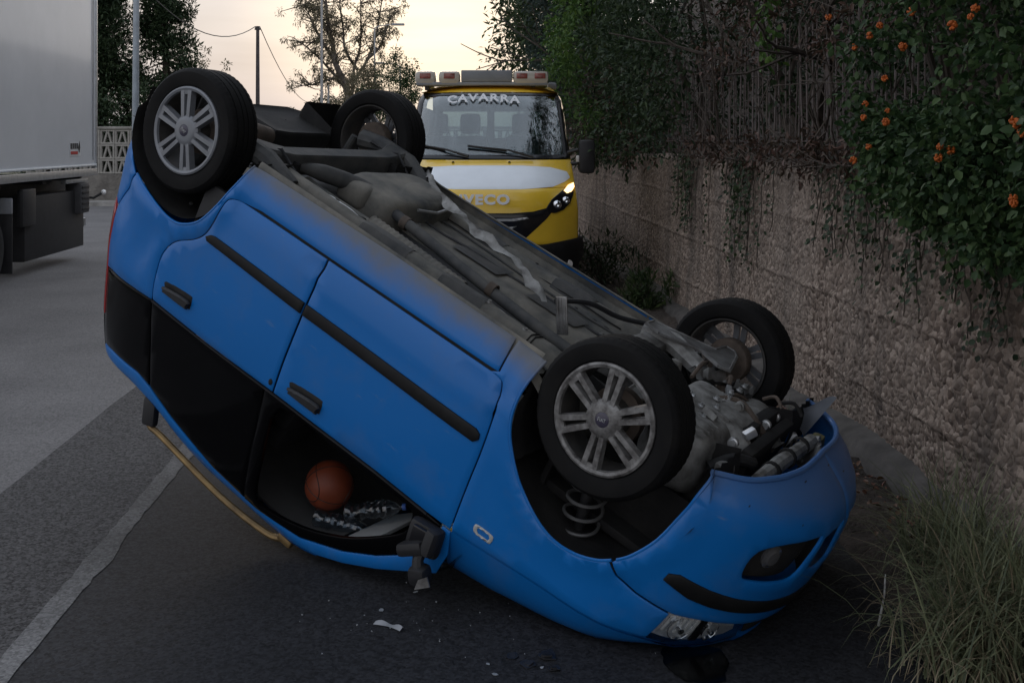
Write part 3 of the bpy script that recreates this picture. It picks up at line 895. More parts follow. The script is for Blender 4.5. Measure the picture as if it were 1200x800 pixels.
# ------------------------------------------------------------------ poles and wires
M_galv = mat('galvanised_steel', (.32, .36, .40), .5, metal=.55, var=.15, vscale=4)
M_woodpole = mat('dark_pole', (.075, .065, .065), .8, var=.3)
M_palepole = mat('pale_pole', (.40, .40, .40), .6, metal=.3, var=.1)
M_cable = mat('cable', (.03, .03, .03), .6)
M_lampglass = mat('lamp_housing', (.35, .36, .37), .4)
def lamp_post(u, Y, h, r, m, label, arm=-1, lean=0.0, head=True, grp=None):
    x, y, _ = far(u, Y)
    root = empty('lamp_post', (x, y, 0), 0, label, 'lamp post', grp)
    MB().tube([(0, 0, 0), (0, 0, .35), (0, 0, .36), (lean * h * .5, 0, h * .5), (lean * h, 0, h)], [r * 1.7, r * 1.7, r * 1.05, r * .9, r * .7], seg=14).build('pole', m, root)
    MB().box((0, 0, .012), (r * 6, r * 6, .024), bev=.008).build('base_plate', m, root)
    if head:
        MB().tube([(lean * h, 0, h), (lean * h + arm * .3, 0, h + .12), (lean * h + arm * 1.0, 0, h + .2)], [r * .6, r * .5, r * .4], seg=8).build('arm', m, root)
        MB().box((lean * h + arm * 1.25, 0, h + .19), (.65, .26, .11), bev=.04).build('lamp_head', M_lampglass, root)
    return root
lamp_post(158, 22, 7.2, .072, M_galv, 'thick grey steel lamp post beside the white truck box', -1, .006)
lamp_post(377, 46, 9.0, .062, M_palepole, 'tall thin pale lamp post in front of the eucalyptus', 1)
lamp_post(385, 58, 5.0, .075, M_palepole, 'short thin post just right of the tall pale lamp post', 1, head=False)
lamp_post(439, 56, 7.9, .055, M_palepole, 'pale lamp post standing against the right side of the eucalyptus', 1)
lamp_post(469, 62, 6.3, .065, M_palepole, 'pale lamp post in front of the round dark tree', -1)
def utility_pole():
    x, y, ztop = far(302, 40, 31)
    root = empty('utility_pole', (x, y, 0), 0, 'dark straight utility pole carrying overhead wires', 'pole')
    MB().tube([(0, 0, 0), (0, 0, ztop * .5), (0, 0, ztop)], [.095, .08, .062], seg=12).build('pole', M_woodpole, root)
    MB().box((0, -.02, ztop - .12), (.22, .05, .05), bev=.008).build('crossbar', M_woodpole, root)
    for sx in (-.08, .08): MB().lathe([(.0, 0), (.02, 0), (.03, .03), (.018, .05), (.026, .08), (.0, .1)], 10, c=(sx, -.02, ztop - .1)).build('insulator', M_block, root)
    return Vector((x, y, ztop - .03))
ptop = utility_pole()
def wire(a, b, sag, label, r=.016):
    a = Vector(a); b = Vector(b); pts = []
    for i in range(15):
        t = i / 14; p = a.lerp(b, t); p.z -= sag * 4 * t * (1 - t); pts.append(p - a)
    o = MB().tube(pts, r, seg=5).build('overhead_wire', M_cable); o.location = a
    return tag(o, label, 'wire', 'wires on the utility pole')
wire(ptop + Vector((-.08, -.02, .02)), far(150, 26, -35), .9, 'overhead wire sagging from the dark pole to the upper left')
wire(ptop + Vector((.08, -.02, .02)), far(372, 75, 118), 1.1, 'overhead wire running from the dark pole down behind the eucalyptus')

# ------------------------------------------------------------------ verge plants
def blades(n, base_fn, length, width, lean, seedv, droop=1.0):
    r = np.random.default_rng(seedv)
    K = 6; V = np.zeros((n, K, 2, 3))
    for i in range(n):
        bx, by, bz = base_fn(r); L = length * r.uniform(.45, 1.15); a = r.uniform(0, 2 * math.pi)
        out = lean * r.uniform(.3, 1.3)
        d = np.array([math.cos(a), math.sin(a)]); sd = np.array([-d[1], d[0]])
        p = np.array([bx, by, bz]); th = math.pi / 2 - .15 * r.random() - out * .25
        for k in range(K):
            w = width * (1 - k / (K - 1)) ** .7 * r.uniform(.8, 1.1)
            V[i, k, 0] = p + np.array([sd[0], sd[1], 0]) * w * .5; V[i, k, 1] = p - np.array([sd[0], sd[1], 0]) * w * .5
            st = L / (K - 1); p = p + np.array([d[0] * math.cos(th), d[1] * math.cos(th), math.sin(th)]) * st
            th -= out * droop * .42
            p[2] = max(p[2], bz + .004)
    F = []
    for k in range(K - 1): F.append([k * 2, k * 2 + 1, k * 2 + 3, k * 2 + 2])
    F = (np.array(F)[None] + (np.arange(n) * K * 2)[:, None, None]).reshape(-1, 4)
    return V.reshape(-1, 3), F
ML_grass = leaf_mat('grass_blade', (.115, .14, .075), (.19, .20, .115), .45, vscale=3)
ML_straw = leaf_mat('grass_straw', (.22, .185, .12), (.30, .25, .16), .35, vscale=3)
def grass_clump(x, y, rad, n, length, label, seedv, straw=.2, lean=1.0):
    root = empty('grass_clump', (x, y, .03), 0, label, 'grass', 'wild grass clumps along the wall foot')
    f = lambda r: (r.normal(0, rad * .55), r.normal(0, rad * .55), 0.0)
    V, F = blades(int(n * (1 - straw)), f, length, .0095, lean, seedv); np_mesh('blades', V, F, ML_grass, root, True)
    V, F = blades(int(n * straw) + 3, f, length * .95, .006, lean * 1.25, seedv + 100); np_mesh('dry_blades', V, F, ML_straw, root, True)
    return root
grass_clump(1.90, 4.05, .26, 620, .70, 'biggest green grass clump in the lower right corner', 1, .25)
grass_clump(1.98, 4.75, .20, 420, .58, 'middle grass clump against the wall foot right of the bumper', 2, .18)
grass_clump(1.66, 3.9, .20, 320, .52, 'strawy arching grass clump nearest the road edge', 3, .45, 1.4)
grass_clump(2.06, 4.3, .18, 320, .50, 'grass clump leaning on the wall behind the biggest clump', 8, .15)
grass_clump(1.52, 13.1, .16, 160, .34, 'pale grass tuft at the wall foot behind the far front wheel', 4, .35)
grass_clump(1.83, 6.9, .10, 90, .28, 'small weed tuft at the wall foot beyond the raised flap', 5, .4)
def weed(x, y, r, h, label, seedv, m):
    random.seed(seedv)
    cs = [(x + random.gauss(0, r * .5), y + random.gauss(0, r * .5), .05 + random.random() * h) for _ in range(26)]
    C, D = clumps(cs, [r * .45] * len(cs), 40, .5, -.5)
    V, F = leaf_arrays(C, D, ups(len(C)), rng.uniform(.05, .13, len(C)), .22, .1, four=False)
    tr = MB()
    for i in range(12): tr.tube([(x, y, 0), (x + random.gauss(0, r * .3), y + random.gauss(0, r * .3), h * .6), (x + random.gauss(0, r * .6), y + random.gauss(0, r * .6), h)], [.008, .006, .003], seg=4)
    return plant('weed', label, 'weed', (x, y, 0), tr, V, F, m, M_twig, 'weeds along the wall foot', 'leaves')
weed(1.22, 14.2, .42, .62, 'dark bushy weed at the wall foot beside the tow truck bumper', 61, ML_dark)
weed(1.50, 12.1, .20, .34, 'low weed tuft in front of the dark bushy weed', 62, ML_mid)

# leaf litter and a whitish twig on the soil
def litter():
    n = 420; y = rng.uniform(3.6, 7.5, n); o = -.22 - np.abs(rng.normal(0, .12, n))
    C = np.stack([2.22 - .062 * (y - 6.14) + o, y, .075 + .03 * rng.random(n)], 1); D = rng.normal(size=(n, 3)); D[:, 2] *= .25
    V, F = leaf_arrays(C, D, ups(n), rng.uniform(.02, .05, n), .5, .3)
    o = np_mesh('leaf_litter', V, F, leaf_mat('litter', (.12, .06, .035), (.18, .10, .06), .5, tr=.05))
    return tag(o, 'brown dead leaves scattered along the wall foot', 'leaves', kind='stuff')
litter()
M_white_twig = mat('white_twig', (.55, .55, .53), .8, color2=(.2, .19, .18), vscale=25)
o = MB().tube([(0, 0, 0), (.02, .02, .07), (.035, .03, .14), (.045, .05, .21), (.05, .06, .23)], [.005, .0045, .004, .0035, .002], seg=6).build('twig', M_white_twig)
o.location = (1.47, 4.26, .02); o.scale = (1, 1, .8); tag(o, 'pale whitish twig sticking up at the edge of the soil', 'twig')
# ================================================================== VEHICLES IN THE BACKGROUND
def glass_mat(name, tint, rough=.02, ior=1.5, boost=1.0):
    m = bpy.data.materials.new(name); m.use_nodes = True
    N, L = m.node_tree.nodes, m.node_tree.links; N.remove(N['Principled BSDF']); out = N['Material Output']
    t = N.new('ShaderNodeBsdfTransparent'); t.inputs[0].default_value = (*tint, 1)
    g = N.new('ShaderNodeBsdfGlossy'); g.inputs['Roughness'].default_value = rough
    fr = N.new('ShaderNodeFresnel'); fr.inputs[0].default_value = ior
    mu = N.new('ShaderNodeMath'); mu.operation = 'MULTIPLY'; mu.inputs[1].default_value = boost; mu.use_clamp = True
    gm = N.new('ShaderNodeNewGeometry'); im = N.new('ShaderNodeMapRange')   # the same reflectance on both faces of the pane
    im.inputs['To Min'].default_value = ior; im.inputs['To Max'].default_value = 1 / ior
    L.new(gm.outputs['Backfacing'], im.inputs['Value']); L.new(im.outputs[0], fr.inputs[0])
    L.new(fr.outputs[0], mu.inputs[0])
    mx = N.new('ShaderNodeMixShader'); L.new(mu.outputs[0], mx.inputs[0]); L.new(t.outputs[0], mx.inputs[1]); L.new(g.outputs[0], mx.inputs[2]); L.new(mx.outputs[0], out.inputs[0])
    return m
M_clear = glass_mat('clear_glass', (.78, .86, .88), boost=3.2)
M_yellow = mat('yellow_paint', (.78, .50, .03), .32, coat=.6, var=.06, vscale=3, rvar=.06)
M_white = mat('white_paint', (.74, .78, .82), .38, coat=.3, var=.05, vscale=3)
M_black = mat('black_plastic', (.014, .014, .016), .55, var=.3, vscale=8)
M_black_gl = mat('black_gloss', (.010, .010, .012), .15)
M_rubber = mat('rubber', (.018, .018, .019), .8, var=.35, vscale=18, bump=.3, bscale=90, bdist=.003)
M_grey_pl = mat('grey_plastic', (.22, .23, .25), .5, var=.1)
M_clearlens = mat('clear_lens', (.62, .60, .58), .12, coat=.5)
M_redlens = mat('red_lens', (.45, .015, .012), .15, coat=.5)
M_chrome = mat('chrome', (.75, .76, .78), .16, metal=1)
M_alu = mat('aluminium', (.50, .51, .52), .38, metal=.8, var=.12, vscale=12)
M_lit = mat('lit_lamp', (1, .75, .4), .3, emit=(1, .60, .25), estr=2.2)
M_seat = mat('seat_fabric', (.045, .055, .075), .9, var=.2)
M_steel_dk = mat('dark_steel', (.035, .035, .037), .6, metal=.4, var=.3)
M_letter = mat('white_letter', (.85, .86, .88), .5)
M_letter_m = mat('nose_letter', (.93, .94, .95), .4)

def tab(z, T):
    if z <= T[0][0]: return T[0][1]
    for (a, b), (c, d) in zip(T, T[1:]):
        if z <= c:
            return b + (d - b) * (z - a) / (c - a)
    return T[-1][1]
def tabs(z, T, h=.03): return (tab(z - h, T) + tab(z, T) + tab(z + h, T)) / 3

def truck_wheel(parent, loc, r, w, side):
    hub = MB().lathe([(.0, w * .32), (r * .16, w * .32), (r * .2, w * .2), (r * .34, w * .22), (r * .38, w * .05), (r * .5, w * .1), (r * .6, w * .44), (r * .62, w * .46), (r * .62, -w * .46), (0, -w * .3)], 28, 'X').map(lambda p: Vector((p.x * side, p.y, p.z))).build('wheel', M_alu, parent)
    hub.location = loc
    MB().lathe([(r * .61, w * .42), (r * .75, w * .5), (r * .92, w * .48), (r, w * .36), (r, w * .02), (r * .985, .0), (r, -w * .02), (r, -w * .36), (r * .92, -w * .48), (r * .75, -w * .5), (r * .61, -w * .42)], 36, 'X').map(lambda p: Vector((p.x * side, p.y, p.z))).build('tyre', M_rubber, hub)
    return hub

def build_tow_truck():
    D0 = 11.85; X0 = -.276
    root = empty('tow_truck', (X0, D0, 0), 0.0, 'yellow and white tow truck with light bar facing the camera', 'tow truck')
    FT = [(.4, .10), (.6, .05), (.81, .0), (1.16, .0), (1.30, .03), (1.40, .09), (1.48, .20), (1.62, .45), (1.75, .72), (2.47, 1.22), (2.58, 1.38), (2.66, 1.7)]
    WT = [(.4, .95), (.81, 1.03), (1.16, 1.035), (1.41, 1.01), (1.75, .985), (2.47, .905), (2.58, .86), (2.66, .78)]
    def Q(x, z):
        w = tab(z, WT); q = min(1.1, abs(x) / w)
        return Vector((x, tabs(z, FT) + .26 * q ** 4 + .05 * q * q, z))
    Q.flipn = False
    def P2(u, v, off=0):
        x = (u - 600) / 1244 * D0 - X0; z = CAM_H - (v - 165) / 1244 * D0
        for _ in range(30):
            y = Q(x, z).y
            x = .5 * x + .5 * ((u - 600) / 1244 * (D0 + y) - X0); z = .5 * z + .5 * (CAM_H - (v - 165) / 1244 * (D0 + y))
        return (x, z)
    def sym(pts):   # outline given for the right half, top centre first -> whole closed outline
        r = [P2(*p) for p in pts]
        return r + [(-x, z) for x, z in r[::-1] if abs(x) > .01]
    def part(name, poly, m, off=0, thick=.02, par=root, res=.09, holes=(), drop=.004, edge=.01):
        mb = MB(); V, F = panel_geo(Q, poly, off, thick, res, holes, edge=edge, drop=drop, eres=.05); mb.add(V, F)
        return mb.build(name, m, par, smooth=40, recalc=False)
    wz = lambda z, k=1.0: tab(z, WT) * k
    edge_pts = lambda z0, z1, n=8, k=1.0: [(wz(z, k), z) for z in np.linspace(z0, z1, n)]
    def band(z0, z1, k=1.0): 
        r = edge_pts(z0, z1, 8, k); return r + [(-x, z) for x, z in r[::-1]]
    zt_w = P2(571, 109)[1]; zb_w = P2(571, 186)[1]
    part('front_panel', band(.80, 1.43), M_yellow, 0, .03)
    bonnet = part('bonnet', band(1.436, zb_w - .012), M_yellow, 0, .03)
    part('bonnet_stripe', sym([(571, 194), (610, 194), (645, 196), (664, 201), (668, 208), (662, 213), (648, 219), (610, 222), (571, 222)]), M_white, .005, .006, bonnet, edge=.012)
    for u in (531, 597):
        x, z = P2(u, 191); o = MB().lathe([(0, .012), (.012, .010), (.016, 0)], 10, 'Y').build('washer_jet', M_black, bonnet); o.location = Q(x, z) + Vector((0, -.01, .006)); o.rotation_euler = (.9, 0, 0)
    # windscreen with black surround
    ws_out = [(wz(z, .985), z) for z in np.linspace(zb_w, zt_w + .01, 9)]
    ws_out = ws_out + [(-x, z) for x, z in ws_out[::-1]]
    ws_in = [(wz(z, .985) - .055, z) for z in np.linspace(zb_w + .045, zt_w - .03, 9)]
    ws_in = ws_in + [(-x, z) for x, z in ws_in[::-1]]
    part('windscreen_surround', ws_out, M_black_gl, .002, .03, holes=[ws_in])
    ws = part('windscreen', [(x * .999, z) for x, z in ws_in], M_clear, -.004, .006, edge=0)
    part('roof_header', band(zt_w + .016, 2.66, .985), M_yellow, .0, .03)
    # lettering on the glass, gently arched
    for i, ch in enumerate('CAVARRA'):
        u = 530 + i * 12.2; v = 118.2 - 2.4 * (1 - ((i - 3) / 3) ** 2)
        x, z = P2(u, v); p = Q(x, z)
        t = text_mesh(ch, .155, .003, xs=1.12, bold=.004)
        # small serifs give the capitals their roman look
        sf = {'A': [(-.048, -.05), (.048, -.05)], 'V': [(-.048, .05), (.048, .05)], 'R': [(-.035, -.05), (.045, -.05), (-.035, .05)], 'C': [(.035, .03)]}[ch]
        for a, b in sf: t.box((a, b, 0), (.034, .010, .003))
        o = t.build('letter', M_letter, ws, smooth=None)
        sl = math.atan2(.5, .72)
        o.location = p + Vector((0, -.02, .012)); o.rotation_euler = (R_(90) - sl, 0, 0)
    # nose lettering
    t = text_mesh('IVECO', .15, .012, 1.16, xs=1.18, bold=.007)
    x, z = P2(567.5, 234.5); o = t.build('nose_letters', M_letter_m, root, smooth=None); o.location = (x, Q(x, z).y - .014, z); o.rotation_euler = (R_(90), 0, 0)
    # grille, a dark smile with two bright bars
    gr = part('grille', sym([(571, 250), (600, 250), (625, 248), (640, 244), (647, 248), (640, 257), (625, 271), (612, 283), (600, 288), (571, 289)]), M_black_gl, .006, .02)
    part('grille_bar', sym([(571, 256.5), (600, 256.5), (618, 254.5), (620, 256.5), (602, 259.5), (571, 259.5)]), M_alu, .018, .01, gr, edge=.003)
    part('grille_bar', sym([(571, 266), (597, 266), (606, 265), (600, 268.5), (571, 269)]), M_alu, .018, .01, gr, edge=.003)
    part('bumper', sym([(571, 293), (610, 291), (640, 286), (665, 281), (682, 277), (684, 296), (676, 312), (640, 318), (571, 318)]), M_black, .012, .05)
    part('bumper_lower', sym([(571, 319), (640, 319), (674, 314), (668, 334), (571, 340)]), M_black, -.03, .05)
    for s in (-1, 1):
        hl = [P2(*p) for p in [(640, 244), (646, 234), (658, 224), (666, 217), (671, 216), (672, 226), (668, 238), (660, 246), (650, 250), (643, 249)]]
        hb = part('headlight', [(s * x, z) for x, z in hl], M_black_gl, .010, .02, edge=.004)
        up = [P2(*p) for p in [(660, 224), (665, 218), (671, 215), (672, 220), (669, 225), (664, 227)]]
        part('lamp', [(s * x, z) for x, z in up], M_lit, .022, .01, hb, edge=.003)
        for (u, v, r) in ((653, 240, .05), (663, 235, .045)):
            x, z = P2(u, v); q = Q(x, z)
            o = MB().lathe([(0, -.012), (r * .4, -.02), (r * .75, -.012), (r, 0), (r, .02)], 18, 'Y').build('reflector', M_chrome, hb); o.location = (s * q.x, q.y - .02, q.z)
        x, z = P2(666, 309); o = MB().lathe([(0, -.006), (.035, -.004), (.05, 0)], 16, 'Y').build('fog_lamp', M_clearlens, root); o.location = (s * x, Q(x, z).y - .03, z)
        # body side
        mb = MB(); rows = []
        for z in np.linspace(.55, 2.60, 22):
            q = Q(wz(z), z); y0 = q.y
            w = wz(z); rows.append([(s * w, y0, z), (s * (w + .004), y0 + .05, z)] + [(s * (w + .012), y, z) for y in np.linspace(max(y0 + .2, 1.0), 3.0, 8)])
        mb.grid(rows); mb.build('cab_side', M_yellow, root, smooth=40)
        win = MB().prism([(1.15, 1.78), (2.6, 1.78), (2.6, 2.38), (1.62, 2.38)], (s * .955, 0, 0), (0, 1, 0), (0, 0, 1), (s * .035, 0, 0)); 
        win.map(lambda p: Vector((p.x - s * .17 * max(0, (p.z - 1.75)) / .72 + s * .005, p.y, p.z))).build('side_window', M_black_gl, root)
        # mirror
        xm = 1.17 * s
        arm = MB(); arm.tube([(s * .95, .95, 1.82), (s * 1.08, .86, 1.86)], .022, seg=8); arm.tube([(s * .95, .95, 1.68), (s * 1.08, .86, 1.70)], .022, seg=8)
        ar = arm.build('mirror_arm', M_black, root)
        MB().box((xm, .84, 1.775), (.19, .13, .40), bev=.05).build('mirror_housing', M_black, ar)
        MB().box((s * 1.07, .85, 1.75), (.06, .05, .08), bev=.01).build('mirror_lamp', M_clearlens, ar)
        # roof marker lamps
        x, z = P2(647, 103); o = MB().box((s * x, Q(x, z).y + .02, z + .02), (.12, .10, .09), bev=.03).build('marker_lamp', M_grey_pl, root)
        truck_wheel(root, (s * .88, .95, .38), .38, .24, s)
        truck_wheel(root, (s * .86, 5.3, .38), .38, .42, s)
        MB().grid([[(s * .6, .95 + math.sin(a) * .47, .45 + math.cos(a) * .47), (s * 1.05, .95 + math.sin(a) * .47, .45 + math.cos(a) * .47)] for a in np.linspace(-1.7, 1.7, 14)]).build('wheel_arch', M_black, root, smooth=60)
    # roof shell, floor, back wall with window opening
    rows = []
    for y in np.linspace(1.5, 3.0, 8):
        rows.append([(x, y, 2.66 - .09 * abs(x / .86) ** 3) for x in np.linspace(-.86, .86, 13)])
    MB().grid(rows).build('roof', M_yellow, root, smooth=60)
    bw = MB()
    bw.box((0, 3.0, 1.35), (1.95, .04, 1.3)); bw.box((0, 3.0, 2.50), (1.66, .04, .26)); bw.box((-.80, 3.0, 2.18), (.22, .04, .42)); bw.box((.80, 3.0, 2.18), (.22, .04, .42)); bw.box((-.02, 3.0, 2.18), (.10, .038, .40))
    MB().box((0, 3.0, 2.18), (1.5, .012, .42)).build('rear_window', glass_mat('rear_cab_glass', (.36, .42, .42)), root)
    bw.build('back_wall', M_seat, root, smooth=None)
    MB().box((0, 1.9, .95), (1.9, 2.1, .08)).build('cab_floor', M_seat, root)
    MB().box((0, 1.05, 1.56), (1.75, .5, .22), bev=.06).build('dashboard', M_seat, root)
    for u in (513, 551, 612):
        x = (u - 600) / 1244 * (D0 + 2.2) - X0
        st = MB().box((x, 2.25, 1.72), (.46, .16, .62), rot=(-.12, 0, 0), bev=.07).build('seat', M_seat, root)
        MB().box((x, 2.28, 2.19), (.27, .13, .27), rot=(-.08, 0, 0), bev=.06).build('headrest', M_seat, st)
        MB().box((x, 1.95, 1.38), (.48, .55, .16), bev=.06).build('seat_cushion', M_seat, st)
    # wipers
    for a, b, c in (((495, 172), (522, 177), (549, 185)), ((548, 173), (596, 178), (625, 186))):
        p = [Q(*P2(*q)) + Vector((0, -.03, .02)) for q in (a, b, c)]
        w = MB().tube(p, [.010, .013, .018], seg=6).build('wiper', M_black, root)
        MB().tube([p[0] + Vector((0, .012, 0)), p[0].lerp(p[1], .95) + Vector((0, .014, -.01))], .014, seg=5).build('wiper_blade', M_rubber, w)
    # light bar
    zb = 2.685; yb = 1.75; k = (D0 + yb) / 1244
    xa, xb, xc, xd = [(u - 600) * k - X0 for u in (487, 540, 601, 643)]
    lb = MB().box(((xa + xd) / 2, yb, zb), (xd - xa - .04, .28, .05), bev=.02).build('light_bar', M_grey_pl, root)
    MB().box(((xb + xc) / 2, yb, zb + .10), (xc - xb - .02, .27, .15), bev=.015).build('light_bar_centre', M_grey_pl, lb)
    for x0, x1, reds in ((xa, xa + .27, [.5]), (xa + .30, xb, [.5]), (xc, xd, [.25, .75])):
        dm = MB().box(((x0 + x1) / 2, yb, zb + .082), (x1 - x0 - .012, .30, .165), bev=.05).build('beacon_dome', mat('beacon_cover', (.50, .46, .40), .15, coat=.5), lb)
        for r in reds: MB().box((x0 + (x1 - x0) * r, yb - .148, zb + .10), (.14, .022, .07), bev=.01).build('beacon_lens', mat('beacon_red', (.26, .075, .06), .2, coat=.4, var=.4, vscale=20), dm)
    for x in (xa + .15, xb - .02, xd - .2): MB().box((x, yb, zb - .045), (.05, .18, .06)).build('light_bar_foot', M_black, lb)
    # chassis and flatbed behind
    MB().box((-.42, 4.6, .72), (.10, 6.4, .22)).build('frame_rail', M_steel_dk, root); MB().box((.42, 4.6, .72), (.10, 6.4, .22)).build('frame_rail', M_steel_dk, root)
    fb = MB().box((0, 5.6, 1.02), (2.16, 4.8, .10), bev=.02).build('flatbed', M_alu, root)
    for s in (-1, 1): MB().box((s * 1.06, 5.6, 1.13), (.05, 4.78, .12), bev=.01).build('side_rail', M_yellow, fb)
    MB().box((0, 2.0, .72), (1.7, .12, .12)).build('axle', M_steel_dk, root)
    pl = MB().box((0, -.035, .72), (.36, .012, .09), bev=.003).build('number_plate', M_letter, root)
build_tow_truck()

def build_box_truck():
    Y0 = 18.2; x0 = far(112, Y0)[0]
    root = empty('box_truck', (x0, Y0, 0), ROAD_YAW, 'white box lorry at the left edge of the road', 'truck')
    zb = CAM_H - (203 - 165) / 1244 * Y0; zt = 4.75; L = 9.5; W = 2.5
    # local: x to the right (our side at 0), y away from camera, rear end at 0, body towards the camera
    body = MB().box((-W / 2, -L / 2, (zb + zt) / 2 + .06), (W, L, zt - zb - .12), bev=0).build('cargo_box', mat('white_gelcoat', (.60, .62, .65), .22, coat=.5, var=.04, vscale=1.2, rvar=.05), root)
    MB().box((.006, -L / 2, zb + .03), (.05, L + .02, .12), bev=.012).build('lower_rail', M_alu, body)
    MB().box((.008, -L / 2, zb + .145), (.03, L, .03), bev=.008).build('rub_rail', M_white, body)
    MB().box((-.02, .012, (zb + zt) / 2), (.09, .06, zt - zb), bev=.015).build('corner_post', M_alu, body)
    MB().box((.012, -.16, (zb + zt) / 2 + .08), (.012, .012, zt - zb - .3)).build('panel_seam', M_grey_pl, body)
    MB().box((-W / 2, .03, (zb + zt) / 2 + .05), (W - .1, .05, zt - zb - .15)).build('rear_door', M_white, body)
    # small maker's sticker, marks too small to read
    st = MB().box((.003, -1.0 + .0, zb + .42), (.004, .50, .23)).build('sticker', mat('sticker', (.55, .56, .58), .4), body)
    for k in range(4): MB().box((.008, -1.20 + k * .09, zb + .47), (.004, .06, .09)).build('sticker_mark', M_steel_dk, st)
    MB().box((.008, -1.06, zb + .36), (.004, .32, .05)).build('sticker_mark', M_redlens, st)
    MB().prism([(-.06, .02), (.02, .13), (.04, .02), (.0, -.06)], (.006, -.83, zb + .42), (0, 1, 0), (0, 0, 1), (.004, 0, 0)).build('sticker_mark', M_steel_dk, st)
    for s in (-.55, -1.95): MB().box((s, -L / 2 - .2, zb - .16), (.12, L + .4, .30)).build('chassis_rail', M_steel_dk, root)
    for k in range(6): MB().box((-W / 2, -.6 - k * 1.6, zb - .05), (W - .1, .10, .10)).build('cross_member', M_steel_dk, root)
    # rear wheels seen at the left edge
    for yy in (-4.15, -5.4): 
        truck_wheel(root, (-.20, yy, .50), .50, .34, 1); truck_wheel(root, (-2.3, yy, .50), .50, .34, -1)
    # mud flap and black valance behind the wheel
    MB().box((-.18, -3.50, .60), (.36, .03, .96), bev=.008).build('mud_flap', M_black, root)
    MB().box((-.16, -3.52, 1.06), (.34, .05, .22), bev=.02).build('flap_bracket', M_grey_pl, root)
    MB().box((-.35, -1.62, .68), (.55, 2.5, .94), bev=.02).build('side_skirt', M_black, root)
    MB().box((-.055, -2.85, 1.0), (.10, .5, .55), bev=.10).build('mud_guard', M_black, root)
    lp = MB().box((-.10, -.60, 1.02), (.26, .42, .50), bev=.03).build('battery_box', mat('box_grey', (.05, .05, .055), .6, var=.2), root)
    for z in (.84, .93, 1.02, 1.11, 1.20): MB().box((.034, -.60, z), (.012, .34, .035), bev=.004).build('vent_slat', M_black, lp)
    MB().box((-.06, -.85, zb - .10), (.10, 1.0, .06), bev=.01).build('step_bar', M_alu, root)
    MB().box((-W / 2, -.30, .60), (W - .15, .10, .14), bev=.02).build('underrun_bar', M_alu, root)
    for s in (-.5, -2.0): MB().box((s, -.4, .85), (.10, .10, .60)).build('underrun_bracket', M_steel_dk, root)
    arm = MB().tube([(-.05, -.35, 1.02), (.05, -.25, 1.0), (.16, -.15, 1.08)], .022, seg=8).build('marker_arm', M_rubber, root)
    MB().sphere((.18, -.14, 1.09), (.04, .05, .045), 12, 8).build('marker_lamp', mat('lit_marker', (1, 1, 1), .3), arm)
build_box_truck()
# ================================================================== THE OVERTURNED CAR
# car frame: x forward from the front axle, y to the car's left, z up from the axle line (upright sense)
CAR_R = Matrix(((0.7747, -0.4880, -0.4013), (-0.4494, -0.8723, 0.1930), (-0.4443, 0.0300, -0.8957)))
CAR_T = Vector((0.756, 4.764, CAM_H - 1.09))
# orthonormalise
_a = CAR_R.col[0].normalized(); _b = (CAR_R.col[1] - _a * _a.dot(CAR_R.col[1])).normalized(); _c = _a.cross(_b)
CAR_R = Matrix((_a, _b, _c)).transposed()
car = empty('overturned_car', (0, 0, 0), 0, 'blue hatchback car lying upside down on its roof with the tail raised', 'car')
car.matrix_world = Matrix.Translation(CAR_T) @ CAR_R.to_4x4()

def wz_of(p): return (CAR_R @ p + CAR_T).z
UPL = CAR_R.transposed() @ Vector((0, 0, 1))
def crush(p, lim=.016):
    """what would reach into the road is pressed flat on it"""
    h = wz_of(p)
    if h < lim + .03:
        t = lim + .03 * math.exp((h - lim - .03) / .03) if h > lim - .3 else lim
        t = max(lim, min(t, lim + .03)) if h > lim else lim
        p = p + UPL * (t - h)
    return p

def mono(z, T):
    """monotone cubic through a table"""
    n = len(T)
    if z <= T[0][0]: return T[0][1]
    if z >= T[-1][0]: return T[-1][1]
    i = 0
    while T[i + 1][0] < z: i += 1
    h = T[i + 1][0] - T[i][0]; t = (z - T[i][0]) / h
    def m(k):
        if k == 0: return (T[1][1] - T[0][1]) / (T[1][0] - T[0][0])
        if k == n - 1: return (T[-1][1] - T[-2][1]) / (T[-1][0] - T[-2][0])
        a = (T[k][1] - T[k - 1][1]) / (T[k][0] - T[k - 1][0]); b = (T[k + 1][1] - T[k][1]) / (T[k + 1][0] - T[k][0])
        return 0 if a * b <= 0 else 2 * a * b / (a + b)
    m0, m1 = m(i) * h, m(i + 1) * h
    return (2 * t ** 3 - 3 * t * t + 1) * T[i][1] + (t ** 3 - 2 * t * t + t) * m0 + (-2 * t ** 3 + 3 * t * t) * T[i + 1][1] + (t ** 3 - t * t) * m1
BT = [(-.12, .70), (-.06, .755), (0, .79), (.08, .815), (.2, .833), (.4, .845), (.6, .842), (.8, .825), (.9, .803), (1.0, .78), (1.2, .735), (1.35, .695), (1.45, .66), (1.52, .61), (1.57, .55)]
NT = [(-.12, .62), (-.06, .71), (0, .80), (.06, .845), (.12, .868), (.25, .872), (.4, .855), (.5, .835), (.6, .81), (.7, .76), (.8, .62), (1.0, .3)]
RT = [(-.1, -2.95), (.0, -3.12), (.15, -3.17), (.3, -3.17), (.5, -3.13), (.8, -3.07), (1.0, -3.03), (1.2, -2.98), (1.4, -2.9), (1.57, -2.75)]
def _curve(n, A, B, N=400):
    th = np.linspace(0, np.pi / 2, N); s = np.sin(th) ** (2 / n); c = np.cos(th) ** (2 / n)
    L = np.concatenate([[0], np.cumsum(np.hypot(np.diff(s * A), np.diff(c * B)))])
    return L / L[-1], s, c, L[-1]
XF, XR = .12, -2.2
